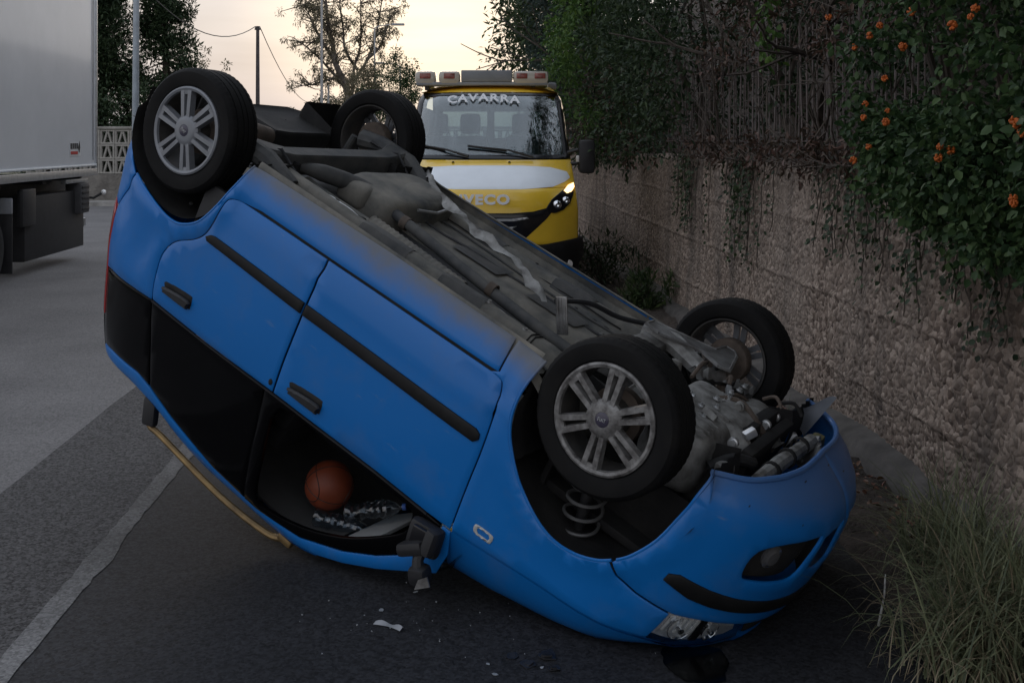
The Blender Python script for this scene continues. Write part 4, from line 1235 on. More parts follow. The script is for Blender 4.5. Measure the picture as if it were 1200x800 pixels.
FC = _curve(2.5, .74, .84); RC = _curve(3.2, .92, .84)
LF, LR = FC[3], RC[3]; UMAX = XF + LF; UMIN = XR - LR
def dent(u, z):
    d = 0
    # buckled rear quarter behind the rear door, scuffs in the nose
    d += -.020 * math.exp(-((u + 2.52) / .10) ** 2 - ((z - .66) / .13) ** 2)
    d += .010 * math.exp(-((u + 2.40 + .25 * (z - .6)) / .025) ** 2 - ((z - .66) / .14) ** 2)
    d += -.012 * math.exp(-((u + 2.66 - .5 * (z - .6)) / .04) ** 2 - ((z - .62) / .12) ** 2)
    d += -.006 * math.exp(-((u + .35) / .12) ** 2 - ((z - .5) / .25) ** 2)
    d += .004 * mnoise.noise((u * 2.2, z * 2.2, 3))
    return d
def lips(u, z):
    """flared wheel arch lips and door swage"""
    d = 0
    if u < .6 and z < .7:
        r = math.hypot(u - .045, (z - .13)); d += .016 * math.exp(-((r - .40) / .045) ** 2) * (1 if z > -.1 else 0)
    r = math.hypot(u + 2.49, (z - .02)); d += .016 * math.exp(-((r - .42) / .05) ** 2)
    if -2.05 < u < -.42: d += .008 * math.exp(-((z - .215) / .03) ** 2) - .006 * math.exp(-((z - .165) / .03) ** 2)
    return d
def bodyP(u, z, raw=False):
    B = mono(z if u > XR else max(z, min(.25, .25 * (XR - u) / .3)), BT)
    if u > XF:
        q = min(1, (u - XF) / LF); s = float(np.interp(q, FC[0], FC[1])); c = float(np.interp(q, FC[0], FC[2]))
        x, y = XF + (mono(z, NT) - XF) * s, B * c
        if u > UMAX: y = -(u - UMAX)
    elif u < XR:
        q = min(1, (XR - u) / LR); s = float(np.interp(q, RC[0], RC[1])); c = float(np.interp(q, RC[0], RC[2]))
        x, y = XR + (mono(z, RT) - XR) * s, B * c
        if u < UMIN: y = -(UMIN - u)
    else: x, y = u, B
    return x, y, z
def shear_low(p):
    """the far sill is bent towards the road"""
    w = max(0, 1 - max(0, p.z + .1) / 1.1) * min(1, max(0, (.15 - p.x) / .45)) * min(1, max(0, (p.x + 2.35) / .35))
    return Vector((p.x, p.y, p.z + .062 * max(0, .80 - p.y) * w))
def surfL(u, z):
    x, y, zz = bodyP(u, z)
    if XR - 1.0 < u < XF + .7: y += (dent(u, z) + lips(u, z)) * min(1, max(0, (y - .3) * 4))
    return Vector((x, y, zz))
surfL.flipn = True
def surfR(u, z):
    x, y, zz = bodyP(u, z)
    y += lips(u, z) * min(1, max(0, (y - .3) * 4)) if XR - 1 < u < XF + .7 else 0
    return shear_low(Vector((x, -y, zz)))
surfR.flipn = False

# --- materials
def paint_mat():
    m = bpy.data.materials.new('blue_paint'); m.use_nodes = True
    N, L = m.node_tree.nodes, m.node_tree.links; b = N['Principled BSDF']
    b.inputs['Coat Weight'].default_value = .25; b.inputs['Coat Roughness'].default_value = .12; b.inputs['Specular IOR Level'].default_value = .3
    t = N.new('ShaderNodeTexCoord'); s = N.new('ShaderNodeSeparateXYZ'); L.new(t.outputs['Object'], s.inputs[0])
    n = N.new('ShaderNodeTexNoise'); n.inputs['Scale'].default_value = 3.5; n.inputs['Detail'].default_value = 9; n.inputs['Roughness'].default_value = .65; L.new(t.outputs['Object'], n.inputs['Vector'])
    # road dirt thrown up along the sills and bumper bottom
    a = N.new('ShaderNodeMath'); a.operation = 'MULTIPLY_ADD'; a.inputs[1].default_value = -.20; L.new(n.outputs[0], a.inputs[0]); L.new(s.outputs['Z'], a.inputs[2])
    r = N.new('ShaderNodeMapRange'); r.interpolation_type = 'SMOOTHSTEP'; r.inputs['From Min'].default_value = -.015; r.inputs['From Max'].default_value = -.15; r.inputs['To Max'].default_value = .88; L.new(a.outputs[0], r.inputs['Value'])
    # faint overall dust
    r2 = N.new('ShaderNodeMapRange'); r2.inputs['From Min'].default_value = .5; r2.inputs['From Max'].default_value = .8; r2.inputs['To Max'].default_value = .2; L.new(n.outputs[0], r2.inputs['Value'])
    nx = N.new('ShaderNodeMapRange'); nx.inputs['From Min'].default_value = .2; nx.inputs['From Max'].default_value = .5; nx.inputs['To Min'].default_value = 1; nx.inputs['To Max'].default_value = .38; L.new(s.outputs['X'], nx.inputs['Value'])
    dm = N.new('ShaderNodeMath'); dm.operation = 'MULTIPLY'; L.new(r.outputs[0], dm.inputs[0]); L.new(nx.outputs[0], dm.inputs[1])
    mxm = N.new('ShaderNodeMath'); mxm.operation = 'MAXIMUM'; L.new(dm.outputs[0], mxm.inputs[0]); L.new(r2.outputs[0], mxm.inputs[1])
    mx = N.new('ShaderNodeMix'); mx.data_type = 'RGBA'; mx.inputs[6].default_value = (.004, .140, .455, 1); mx.inputs[7].default_value = (.16, .155, .14, 1)
    L.new(mxm.outputs[0], mx.inputs[0])
    # dark scratches in the dirty zone of the nose
    w = N.new('ShaderNodeTexVoronoi'); w.inputs['Scale'].default_value = 16
    mp = N.new('ShaderNodeMapping'); mp.inputs['Scale'].default_value = (1.6, .35, 1); mp.inputs['Rotation'].default_value = (0, .3, .5); L.new(t.outputs['Object'], mp.inputs[0]); L.new(mp.outputs[0], w.inputs['Vector'])
    sc = N.new('ShaderNodeMapRange'); sc.inputs['From Min'].default_value = .10; sc.inputs['From Max'].default_value = .06; L.new(w.outputs['Distance'], sc.inputs['Value'])
    xg = N.new('ShaderNodeMapRange'); xg.inputs['From Min'].default_value = .45; xg.inputs['From Max'].default_value = .6; L.new(s.outputs['X'], xg.inputs['Value'])
    zg = N.new('ShaderNodeMapRange'); zg.inputs['From Min'].default_value = .11; zg.inputs['From Max'].default_value = .03; L.new(s.outputs['Z'], zg.inputs['Value'])
    m1 = N.new('ShaderNodeMath'); m1.operation = 'MULTIPLY'; L.new(sc.outputs[0], m1.inputs[0]); L.new(xg.outputs[0], m1.inputs[1])
    m2 = N.new('ShaderNodeMath'); m2.operation = 'MULTIPLY'; L.new(m1.outputs[0], m2.inputs[0]); L.new(zg.outputs[0], m2.inputs[1])
    mx2 = N.new('ShaderNodeMix'); mx2.data_type = 'RGBA'; mx2.inputs[7].default_value = (.012, .014, .022, 1); L.new(m2.outputs[0], mx2.inputs[0]); L.new(mx.outputs[2], mx2.inputs[6])
    # fine pale scuffs and grazes
    w3 = N.new('ShaderNodeTexNoise'); w3.inputs['Scale'].default_value = 5; w3.inputs['Detail'].default_value = 10; w3.inputs['Roughness'].default_value = .7
    mp3 = N.new('ShaderNodeMapping'); mp3.inputs['Scale'].default_value = (1.0, 1, 5.5); mp3.inputs['Rotation'].default_value = (0, .35, 0); L.new(t.outputs['Object'], mp3.inputs[0]); L.new(mp3.outputs[0], w3.inputs['Vector'])
    s3 = N.new('ShaderNodeMapRange'); s3.inputs['From Min'].default_value = .635; s3.inputs['From Max'].default_value = .72; s3.inputs['To Max'].default_value = .30; L.new(w3.outputs[0], s3.inputs['Value'])
    mx3 = N.new('ShaderNodeMix'); mx3.data_type = 'RGBA'; mx3.inputs[7].default_value = (.20, .26, .33, 1); L.new(s3.outputs[0], mx3.inputs[0]); L.new(mx2.outputs[2], mx3.inputs[6])
    L.new(mx3.outputs[2], b.inputs['Base Color'])
    rr = N.new('ShaderNodeMapRange'); rr.inputs['To Min'].default_value = .38; rr.inputs['To Max'].default_value = .85; L.new(mxm.outputs[0], rr.inputs['Value']); L.new(rr.outputs[0], b.inputs['Roughness'])
    return m
M_blue = paint_mat()
M_under = mat('dusty_underbody', (.065, .068, .067), .8, color2=(.21, .195, .165), vscale=4.5, detail=11, bump=.35, bscale=70, bdist=.004)
M_under_dk = mat('dark_underbody', (.035, .038, .041), .75, color2=(.085, .083, .078), vscale=7, bump=.3, bscale=60, bdist=.004)
M_liner = mat('arch_liner', (.011, .011, .012), .75, spec=.25, color2=(.026, .025, .024), vscale=5, bump=.35, bscale=55, bdist=.004)
M_cast = mat('cast_alloy', (.34, .34, .33), .65, metal=.35, color2=(.11, .105, .098), vscale=11, bump=.5, bscale=50, bdist=.004)
M_rustm = mat('rusty_metal', (.13, .10, .08), .8, metal=.2, color2=(.07, .055, .045), vscale=14, bump=.4, bscale=60, bdist=.003)
M_cover = mat('wheel_alloy_grey', (.20, .21, .23), .42, metal=.35, var=.15, vscale=9, rvar=.1)
M_cover_sc = mat('wheel_alloy_scraped', (.26, .255, .25), .5, metal=.3, color2=(.055, .05, .048), vscale=22, rvar=.1)
M_tyre = mat('tyre_rubber', (.0055, .0055, .006), .75, color2=(.0105, .010, .0098), vscale=7, bump=.25, bscale=120, bdist=.002, spec=.18)
M_trim = mat('rub_strip', (.009, .009, .0095), .6, spec=.25, var=.3, vscale=9)
M_tint = mat('tinted_glass', (.002, .002, .0025), .10, spec=.12)
M_side_clear = glass_mat('side_glass', (.85, .88, .88))
M_lens = glass_mat('headlamp_glass', (.92, .94, .95), boost=1.0)
M_head = mat('headliner', (.06, .06, .06), .9, var=.12, vscale=6)
M_dash = mat('dash_plastic', (.02, .02, .022), .7)
M_rail = mat('roof_rail_bronze', (.30, .20, .085), .38, metal=.6, color2=(.10, .07, .04), vscale=9)
M_silver = mat('bent_sheet_metal', (.42, .42, .42), .42, metal=.7, color2=(.16, .155, .15), vscale=8)
M_lampbowl = mat('lamp_bowl', (.55, .56, .58), .3, metal=.4, var=.2, vscale=30)
M_tail = mat('tail_lamp_red', (.30, .012, .012), .2, coat=.5)
M_badge = mat('badge_dark', (.05, .045, .07), .3)
M_letterG = mat('badge_letter', (.45, .46, .48), .4, metal=.5)

def cpanel(name, poly, m, off=0, thick=.010, parent=car, holes=(), side=1, res=.05, both=False, edge=.007, drop=.004, clampz=True, eres=.022):
    mb = MB()
    if both:
        V, F = panel_geo(surfL, poly, off, thick, res, holes, edge, drop, eres=eres)
        mb.add(V, F); n = len(V)
        mb.add([(p.x, -p.y, p.z) for p in V], [f[::-1] for f in F])
    else:
        V, F = panel_geo(surfL if side > 0 else surfR, poly, off, thick, res, holes, edge, drop, eres=eres); mb.add(V, F)
    if clampz: mb.map(crush)
    me = bpy.data.meshes.new(name); me.from_pydata(mb.v, [], mb.f)
    if both:
        bm = bmesh.new(); bm.from_mesh(me); bmesh.ops.remove_doubles(bm, verts=[v for v in bm.verts if abs(v.co.y) < .02], dist=.004); bm.to_mesh(me); bm.free()
    me.update()
    return link_mesh(name, me, m, parent, smooth=42)

# --- outlines read off the photograph, in (u, z) on the body side
ARCH_F = [(-.334, -.045), (-.352, .084), (-.346, .178), (-.326, .244), (-.29, .305), (-.221, .385), (-.149, .442), (-.057, .492), (.037, .516), (.135, .506), (.22, .473), (.27, .437)]
ARCH_F2 = [(.286, .424), (.326, .375), (.375, .274), (.411, .136), (.442, .041), (.482, -.027)]
ARCH_R = [(-2.06, -.035), (-2.085, .06), (-2.108, .125), (-2.146, .237), (-2.20, .335), (-2.283, .395), (-2.359, .411), (-2.456, .405), (-2.589, .378), (-2.70, .345)]
D_REAR = [(-2.02, .137), (-2.067, .145), (-2.098, .178), (-2.119, .3), (-2.147, .38), (-2.201, .435), (-2.297, .5), (-2.345, .578), (-2.356, .656), (-2.351, .772), (-2.336, .842)]
D_FRONT = [(-.52, .108), (-.47, .112), (-.445, .131), (-.421, .226), (-.400, .39), (-.392, .552), (-.384, .694), (-.380, .785)]
def off2(l, dx, dz=0): return [(a + dx, b + dz) for a, b in l]
G = .0028
front_door = [(-1.446, .124)] + off2(smooth_poly(D_FRONT), -G) + [(-.505, .790), (-.8, .790), (-1.0, .797), (-1.446, .815)]
rear_door = [(-1.457, .124)] + [(-1.457, .815), (-1.922, .838), (-2.249, .842)] + off2(smooth_poly(D_REAR), G)[::-1]
quarter = smooth_poly(ARCH_R) + [(-2.755, .455), (-2.85, .585), (-2.862, .66), (-2.868, .80), (-2.862, .93), (-2.774, .905), (-2.5, .868), (-2.345, .848)] + off2(smooth_poly(D_REAR), -G, -.001)[::-1][1:] + [(-1.9, .118), (-1.2, .106), (-.53, .094), (-.488, .092), (-.492, .02), (-.50, -.05), (-1.2, -.05)]
fender = smooth_poly(ARCH_F) + [(.268, .449), (.311, .488), (.406, .510), (.561, .527), (.548, .66)] + [(.354, .697), (.065, .720), (-.248, .766), (-.370, .782)] + off2(smooth_poly(D_FRONT), G + .001, 0)[::-1][1:] + [(-.480, .088), (-.484, .02), (-.485, -.05)]
bumper = [(.276, .440)] + smooth_poly(ARCH_F2) + [(.542, -.034), (.67, -.044), (.80, -.058), (.967, -.071), (1.24, -.084), (UMAX - .002, -.088), (UMAX - .002, .50), (1.1, .504), (.9, .508), (.807, .505), (.686, .508), (.569, .519), (.408, .502), (.316, .480)]
FOG = smooth_poly([(.729, .285), (.716, .225), (.738, .168), (.80, .135), (.902, .112), (1.06, .098), (1.10, .105), (1.06, .19), (1.0, .275), (.90, .290), (.80, .292)], True, 3)
LOW = [(1.125, .115), (1.20, .10), (1.36, .095), (UMAX - .06, .10), (UMAX - .06, .26), (1.20, .27), (1.09, .24)]
headl = [(.558, .655), (.572, .531), (.686, .519), (.807, .516), (.9, .522), (.935, .575), (.90, .60), (.817, .628), (.682, .658)]
WIN_F = smooth_poly([(-1.39, .86), (-1.0, .842), (-.70, .832), (-.585, .832), (-.565, .87), (-.575, .955), (-.70, 1.085), (-.87, 1.225), (-1.10, 1.352), (-1.33, 1.425), (-1.41, 1.41), (-1.42, 1.2)], True, 3)
top_win = [(-.455, .965), (-.517, 1.033), (-.674, 1.168), (-.85, 1.288), (-1.1, 1.413), (-1.397, 1.481), (-1.52, 1.482)]
frame_f = [(-1.50, .822), (-1.0, .803), (-.8, .797), (-.505, .797), (-.43, .800), (-.43, .9)] + top_win[:-1] + [(-1.485, 1.480)]
win_r = [(-1.505, .822), (-1.922, .844), (-2.249, .848), (-2.34, .85), (-2.325, .96), (-2.24, 1.312), (-2.049, 1.379), (-1.711, 1.462), (-1.49, 1.479)]
win_q = [(-2.346, .853), (-2.5, .873), (-2.774, .911), (-2.855, .935), (-2.868, 1.10), (-2.862, 1.36), (-2.7, 1.325), (-2.376, 1.296), (-2.247, 1.310), (-2.331, .96)]
rail_out = [(-.375, .795), (-.352, .90), (-.374, 1.021), (-.49, 1.108), (-.653, 1.231), (-.833, 1.348), (-.983, 1.428), (-1.159, 1.499), (-1.435, 1.545), (-1.65, 1.548), (-1.80, 1.525), (-1.913, 1.49), (-2.05, 1.44), (-2.189, 1.40), (-2.467, 1.378), (-2.879, 1.41)]
rail_in = [(-2.872, 1.365), (-2.7, 1.33), (-2.376, 1.301), (-2.24, 1.322), (-2.049, 1.387), (-1.711, 1.469), (-1.397, 1.486), (-1.1, 1.418), (-.85, 1.293), (-.674, 1.173), (-.517, 1.038), (-.448, .968), (-.420, .9), (-.418, .795)]
strip_f = [(-1.444, .345), (-.455, .337), (-.432, .348), (-.425, .37), (-.445, .392), (-1.444, .398)]
strip_r = [(-2.128, .375), (-2.112, .392), (-1.459, .398), (-1.459, .345), (-2.08, .349), (-2.105, .356)]
bstrip = [(.465, .399), (.470, .368), (.51, .353), (.637, .366), (.757, .374), (.922, .378), (1.15, .378), (UMAX - .002, .378), (UMAX - .002, .436), (1.15, .436), (.974, .436), (.799, .436), (.675, .434), (.58, .428)]
wheel_gap = None

for side in (1, -1):
    fd = cpanel('front_door', front_door, M_blue, side=side)
    rd = cpanel('rear_door', rear_door, M_blue, side=side)
    cpanel('quarter_panel', quarter, M_blue, side=side)
    cpanel('fender', fender, M_blue, side=side)
    cpanel('roof_side_rail', rail_out + rail_in, M_blue, side=side)
    cpanel('sill_backing', [(-2.09, .08), (-.42, .05), (-.42, .19), (-1.2, .20), (-2.09, .22)], M_liner, -.014, .006, side=side, edge=0)  # dark backing added behind the door seams to stop light leaking through
    cpanel('rub_strip', strip_f, M_trim, .012, .012, fd, side=side)
    cpanel('rub_strip', strip_r, M_trim, .012, .012, rd, side=side)
    ff = cpanel('window_frame', frame_f, M_black_gl if False else M_tint, .0, .02, fd, holes=[WIN_F], side=side)
    if side < 0: cpanel('door_glass', WIN_F, M_side_clear, -.008, .004, fd, side=side, edge=0)
    cpanel('rear_door_glass', win_r, M_tint, -.001, .006, rd, side=side)
    cpanel('window_pillar', [(-2.40, .87), (-2.30, .86), (-2.20, 1.29), (-2.32, 1.29)], M_tint, -.008, .008, rd, side=side, edge=0)
    cpanel('window_pillar', [(-1.54, .84), (-1.45, .84), (-1.45, 1.465), (-1.54, 1.465)], M_tint, -.004, .01, rd, side=side, edge=0)
    cpanel('quarter_glass', win_q, M_tint, -.001, .006, side=side)
    cpanel('window_seal', [(-2.34, .848), (-1.922, .842), (-1.457, .820), (-1.0, .801), (-.8, .794), (-.505, .794), (-.505, .802), (-.8, .802), (-1.0, .809), (-1.457, .828), (-1.922, .850), (-2.34, .856)], M_black, .006, .012, rd, side=side, edge=0)
    for cx, par in ((-1.27, fd), (-2.17, rd)):
        h = [(cx - .095, .700), (cx + .075, .678), (cx + .098, .690), (cx + .102, .73), (cx + .085, .752), (cx - .07, .760), (cx - .098, .735)]
        cup = cpanel('handle_cup', smooth_poly(h, True, 3), M_liner, .003, .008, par, side=side, res=.02)
        g = [(cx - .085, .722), (cx + .088, .700), (cx + .094, .735), (cx + .08, .748), (cx - .07, .752), (cx - .086, .742)]
        cpanel('door_handle', smooth_poly(g, True, 3), M_black, .026, .014, par, side=side, res=.02, edge=.008, drop=.009)
    if side > 0:
        cpanel('side_repeater', smooth_poly([(-.288, .692), (-.276, .680), (-.205, .676), (-.191, .688), (-.195, .712), (-.208, .717), (-.27, .719), (-.285, .711)], True, 3), mat('repeater_lens_pale', (.42, .41, .39), .3), .006, .01, side=side, res=.03, holes=[[(-.268, .688), (-.215, .684), (-.205, .695), (-.21, .708), (-.262, .711), (-.272, .70)]])
        cpanel('repeater_lens', [(-.272, .684), (-.21, .680), (-.20, .695), (-.205, .712), (-.262, .715), (-.276, .70)], M_liner, .003, .006, side=side, edge=0)
        cpanel('lock_cylinder', smooth_poly([(-1.478 + .012 * math.cos(a), .775 + .016 * math.sin(a)) for a in np.linspace(0, 6.0, 9)], True, 2), M_liner, .004, .006, rd, side=side, res=.02, edge=.003, drop=.002)
    # headlamp: bright bowl, reflectors, clear cover
    hb = cpanel('headlight', headl, M_lampbowl, -.030, .004, side=side, edge=0, drop=0)
    for k, (u, z, r) in enumerate(((.66, .588, .05), (.80, .572, .042))):
        q = (surfL if side > 0 else surfR)(u, z); n = Vector((.75, .62 * side, .05)).normalized() if k == 0 else Vector((.9, .4 * side, .05)).normalized()
        o = MB().lathe([(0, .01), (r * .25, .012), (r * .3, -.03), (r * .7, -.028), (r, .0), (r * 1.04, 0), (r * .8, -.04)], 20).build('reflector', M_chrome, hb)
        o.location = q - n * .022; o.rotation_euler = n.to_track_quat('Z', 'Y').to_euler()
    rib = MB()
    for k in range(7):
        u = .585 + k * .03; V, F = panel_geo(surfL if side > 0 else surfR, [(u, .535), (u + .012, .535), (u + .012, .62), (u, .62)], -.024, .010, .05, edge=0, drop=0); rib.add(V, F)
    rib.build('lamp_ribs', M_clearlens, hb)
    cpanel('lamp_bezel', [(.735, .640), (.715, .52), (.745, .518), (.765, .632)], M_black_gl, -.016, .012, hb, side=side, edge=0)
    cpanel('lamp_cover', headl, M_lens, -.001, .004, hb, side=side, edge=.006)
    # tail lamp
    cpanel('tail_light', [(-2.872, .62), (-2.868, .82), (-2.866, 1.0), (-2.872, 1.20), (-3.02, 1.22), (-3.08, 1.0), (-3.05, .7), (-2.95, .58)], M_tail, .003, .012, side=side)
    cpanel('rear_corner_trim', [(-2.874, 1.206), (-2.868, 1.36), (-2.88, 1.40), (-3.1, 1.40), (-3.02, 1.226)], M_tint, 0, .01, side=side)

fb = cpanel('front_bumper', bumper, M_blue, both=True, holes=[FOG, LOW], thick=.014)
cpanel('bumper_strip', bstrip, M_trim, .010, .012, fb, both=True)
for side in (1, -1):
    rc = cpanel('fog_recess', inset_ring(densify(FOG, .03), -.01), M_liner, -.045, .004, fb, side=side, edge=0)
    q = (surfL if side > 0 else surfR)(.86, .205)
    o = MB().lathe([(0, .012), (.03, .010), (.042, .0), (.05, -.002), (.05, -.03)], 20).build('fog_lamp', mat('fog_glass', (.10, .10, .105), .1, coat=.5), rc); o.location = q + Vector((-.035, -.02 * side, 0)); o.rotation_euler = Vector((.9, .43 * side, 0)).to_track_quat('Z', 'Y').to_euler()
cpanel('lower_grille', inset_ring(LOW, -.012), M_liner, -.05, .004, fb, both=True, edge=0)
cpanel('upper_grille', [(.95, .512), (UMAX - .002, .506), (UMAX - .002, .575), (1.0, .59)], M_liner, -.012, .01, both=True)
rb = cpanel('rear_bumper', [(-2.712, .350), (-2.80, .30), (-2.868, .225), (-2.895, .13), (-2.89, .055), (-2.97, .055), (-3.06, .11), (-3.2, .18), (UMIN + .002, .19), (UMIN + .002, .56), (-3.2, .57), (-2.86, .583), (-2.765, .455)], M_blue, both=True)
cpanel('tailgate', [(-3.06, .60), (UMIN + .002, .575), (UMIN + .002, .98), (-3.10, .98)], M_blue, -.002, .012, both=True)
cpanel('rear_screen', [(-3.10, .99), (UMIN + .002, .99), (UMIN + .002, 1.40), (-3.06, 1.40)], M_tint, -.002, .008, both=True)

# --- bonnet, windscreen, roof: strips across the car between the edges traced on the side
def edge_line(pts): return [surfL(u, z) for u, z in pts]
def strip_across(edge, crown, name, m, ny=21, thick=.01, pow_=2.0, inset=.004, flat=None):
    rows = []
    for i, p in enumerate(edge):
        c = crown(i / (len(edge) - 1), p); row = []
        for j in range(ny):
            t = -1 + 2 * j / (ny - 1); y = (p.y - inset) * t
            z = p.z + c * (1 - abs(t) ** pow_); x = p.x + (flat(i / (len(edge) - 1)) if flat else 0) * (1 - t * t)
            row.append(crush(Vector((x, y, z))))
        rows.append(row)
    mb = MB(); mb.grid(rows)
    inner = [[p - Vector((0, 0, thick)) for p in r] for r in rows]
    mb.grid(inner, flip=True)
    return mb.build(name, m, car, smooth=50, recalc=False)
bonnet_edge = edge_line(smooth_poly([(-.372, .789), (-.248, .772), (.065, .727), (.354, .704), (.548, .672), (.682, .668), (.80, .645), (.90, .615), (1.05, .60), (1.22, .60), (UMAX - .03, .602)], k=3))
strip_across(bonnet_edge, lambda t, p: tab(p.x, [(-.37, .27), (-.16, .26), (.07, .23), (.26, .19), (.44, .12), (.56, .05), (.8, .02)]), 'bonnet', M_blue, pow_=9, ny=61)
ws_edge = edge_line(smooth_poly([(-.30, .86), (-.33, .93), (-.376, 1.016), (-.49, 1.103), (-.653, 1.226), (-.833, 1.343), (-.98, 1.42)], k=2))
strip_across(ws_edge, lambda t, p: .03, 'windscreen', M_side_clear, thick=.005, flat=lambda t: .10 * (1 - t))
roof_edge = edge_line(smooth_poly([(-.985, 1.434), (-1.159, 1.503), (-1.435, 1.549), (-1.65, 1.552), (-1.80, 1.529), (-1.913, 1.494), (-2.05, 1.444), (-2.189, 1.404), (-2.467, 1.382), (-2.879, 1.414)], k=3))
strip_across(roof_edge, lambda t, p: .02 + .04 * t, 'roof', M_blue, pow_=2.0)
head_edge = [p + Vector((0, -.03, -.05)) for p in roof_edge[:-4]]
strip_across(head_edge, lambda t, p: .02 + .04 * t, 'headliner', M_head, pow_=2.0)

# roof rails
for s in (1, -1):
    pts = smooth_poly([(-2.30, s * .60, 1.47), (-2.23, s * .60, 1.565), (-2.12, s * .60, 1.570), (-1.65, s * .60, 1.598), (-1.32, s * .60, 1.575), (-1.22, s * .60, 1.535)], k=4)
    rl = MB().tube([crush(Vector(p), .03) for p in pts[3:]], .017, seg=10).build('roof_rail', M_rail, car)
    MB().box((-2.255, s * .60, 1.50), (.09, .045, .15), rot=(0, .35, 0), bev=.02).build('rail_foot', M_black, rl)
    p = crush(Vector((-1.20, s * .60, 1.53)), .04); MB().box(p, (.09, .04, .04), bev=.015).build('rail_foot', M_rail, rl)

# --- door mirror, torn and hanging
mr = MB().box((-.455, .845, .872), (.16, .06, .13), rot=(0, .15, 0), bev=.03).build('door_mirror', M_black, car)
MB().box((-.405, .895, .845), (.055, .055, .115), rot=(0, .1, .2), bev=.022).build('mirror_joint', M_dash, mr)
MB().box((-.47, .89, .92), (.13, .07, .06), rot=(0, .7, 0), bev=.025).build('mirror_arm', M_black, mr)
MB().box((-.385, .90, .985), (.085, .08, .08), rot=(.2, .5, 0), bev=.028).build('mirror_housing', M_black, mr)
MB().prism([(-.02, -.03), (.02, -.035), (.024, .035), (-.012, .012)], (-.345, .945, .975), (.6, 0, .8), (-.75, .2, .6), (0, .006, 0)).build('mirror_shard', M_silver, mr)
MB().tube([(-.44, .87, .90), (-.42, .90, .94), (-.395, .90, .98)], [.03, .024, .03], seg=10).build('mirror_neck', M_black, mr)
MB().box((-.455, .882, .865), (.10, .02, .09), rot=(0, .15, 0), bev=.012).build('mirror_glass', M_black_gl, mr)
om = MB().box((-.42, -.90, .88), (.10, .20, .13), bev=.04).build('door_mirror', M_black, car)

# --- floor and sills
def floor_z(x, y):
    z = .040
    ay = abs(y)
    z += -.060 * math.exp(-((ay - .50) / .052) ** 6)                            # long rails
    z += -.010 * math.exp(-((ay - .50) / .018) ** 4) * max(0, math.sin(x * 14)) ** 2
    z += -.040 * math.exp(-((ay - .755) / .014) ** 4)                           # sill flange
    z += .020 * math.exp(-((ay - .655) / .022) ** 4) - .012 * math.exp(-((ay - .70) / .012) ** 4)
    z += -.016 * math.exp(-((ay - .415) / .012) ** 4)
    yt = .10 + .08 * min(1, max(0, (x + 1.9) / 1.5))
    z += .115 * math.exp(-((y - yt) / .125) ** 6)                               # exhaust tunnel
    z += .009 * math.sin(y * 60) * math.exp(-((ay - .32) / .07) ** 4)           # stamped beads
    z += -.012 * max(0, math.sin(x * 11 + 1)) ** 8 * math.exp(-((ay - .62) / .05) ** 4)
    z += .008 * mnoise.noise((x * 3, y * 3, 0)) + .003 * mnoise.noise((x * 14, y * 14, 4))
    if x > -.45: z += (x + .45) ** 2 * 2.2
    return z
rows = []
for x in np.linspace(-2.12, -.12, 130):
    rows.append([shear_low(Vector((x, y, floor_z(x, y)))) for y in np.linspace(-.775, .775, 260)])
fl = MB().grid(rows).build('floor_pan', M_under, car, smooth=60)
# upper side of the floor, so the cabin is closed
for s in (1, -1):
    rows = []
    for x in np.linspace(-2.06, -.36, 40):
        rows.append([shear_low(Vector((x, s * y, z))) for y, z in ((.742, -.055), (.748, -.062), (.757, -.052), (.762, -.02), (.775, .02), (.78, .10), (.70, .14))])
    MB().grid(rows).build('sill_flange', M_under, car, smooth=50)
    # plugs and bolt holes along the sill and floor
    for k in range(16):
        x = -2.0 + k * .104 + random.uniform(-.02, .02); y = s * random.choice([.70, .715, .69, .40, .62, .56])
        o = MB().lathe([(0, -.0035), (.014, -.003), (.019, 0), (.02, .006)], 10).build('drain_plug', M_liner, fl)
        o.location = shear_low(Vector((x, y, floor_z(x, y) - .001))); o.scale = (random.uniform(.5, 1.15), random.uniform(.3, .7), 1)
# rear floor over the axle and luggage well
rows = []
for x in np.linspace(-3.02, -2.10, 26):
    rows.append([Vector((x, y, .13 + .02 * mnoise.noise((x * 6, y * 6, 1)) + (.03 if abs(y) > .5 else 0) + (.10 if abs(y) > .58 and x > -2.95 else 0))) for y in np.linspace(-.70, .70, 40)])
MB().grid(rows).build('rear_floor', M_under_dk, car, smooth=50)
sw = MB()
prof = []
for x, y, top in [(-2.62, .06, 0), (-2.60, -.05, 0), (-2.61, -.42, 0), (-2.68, -.50, 0), (-2.95, -.50, 0), (-3.0, -.42, 0), (-3.0, 0, 0), (-2.95, .08, 0)]: prof.append((x, y))
n = len(prof); cxy = (-2.8, -.21)
ringv = lambda sc, z: [(cxy[0] + (a - cxy[0]) * sc, cxy[1] + (b - cxy[1]) * sc, z) for a, b in densify(prof, .06)]
rr_ = [ringv(1.0, .16), ringv(1.0, .05), ringv(.985, .03), ringv(.95, .022), ringv(.90, .03), ringv(.6, .035), ringv(.02, .03)]
sw.grid([r + [r[0]] for r in rr_]); sw.build('spare_wheel_well', M_liner, car, smooth=40)
MB().tube([(-2.62, .10, .06), (-2.62, .20, .05), (-2.66, .36, .05), (-2.75, .42, .06)], [.05, .06, .06, .045], seg=14).build('rear_muffler', M_rustm, car)
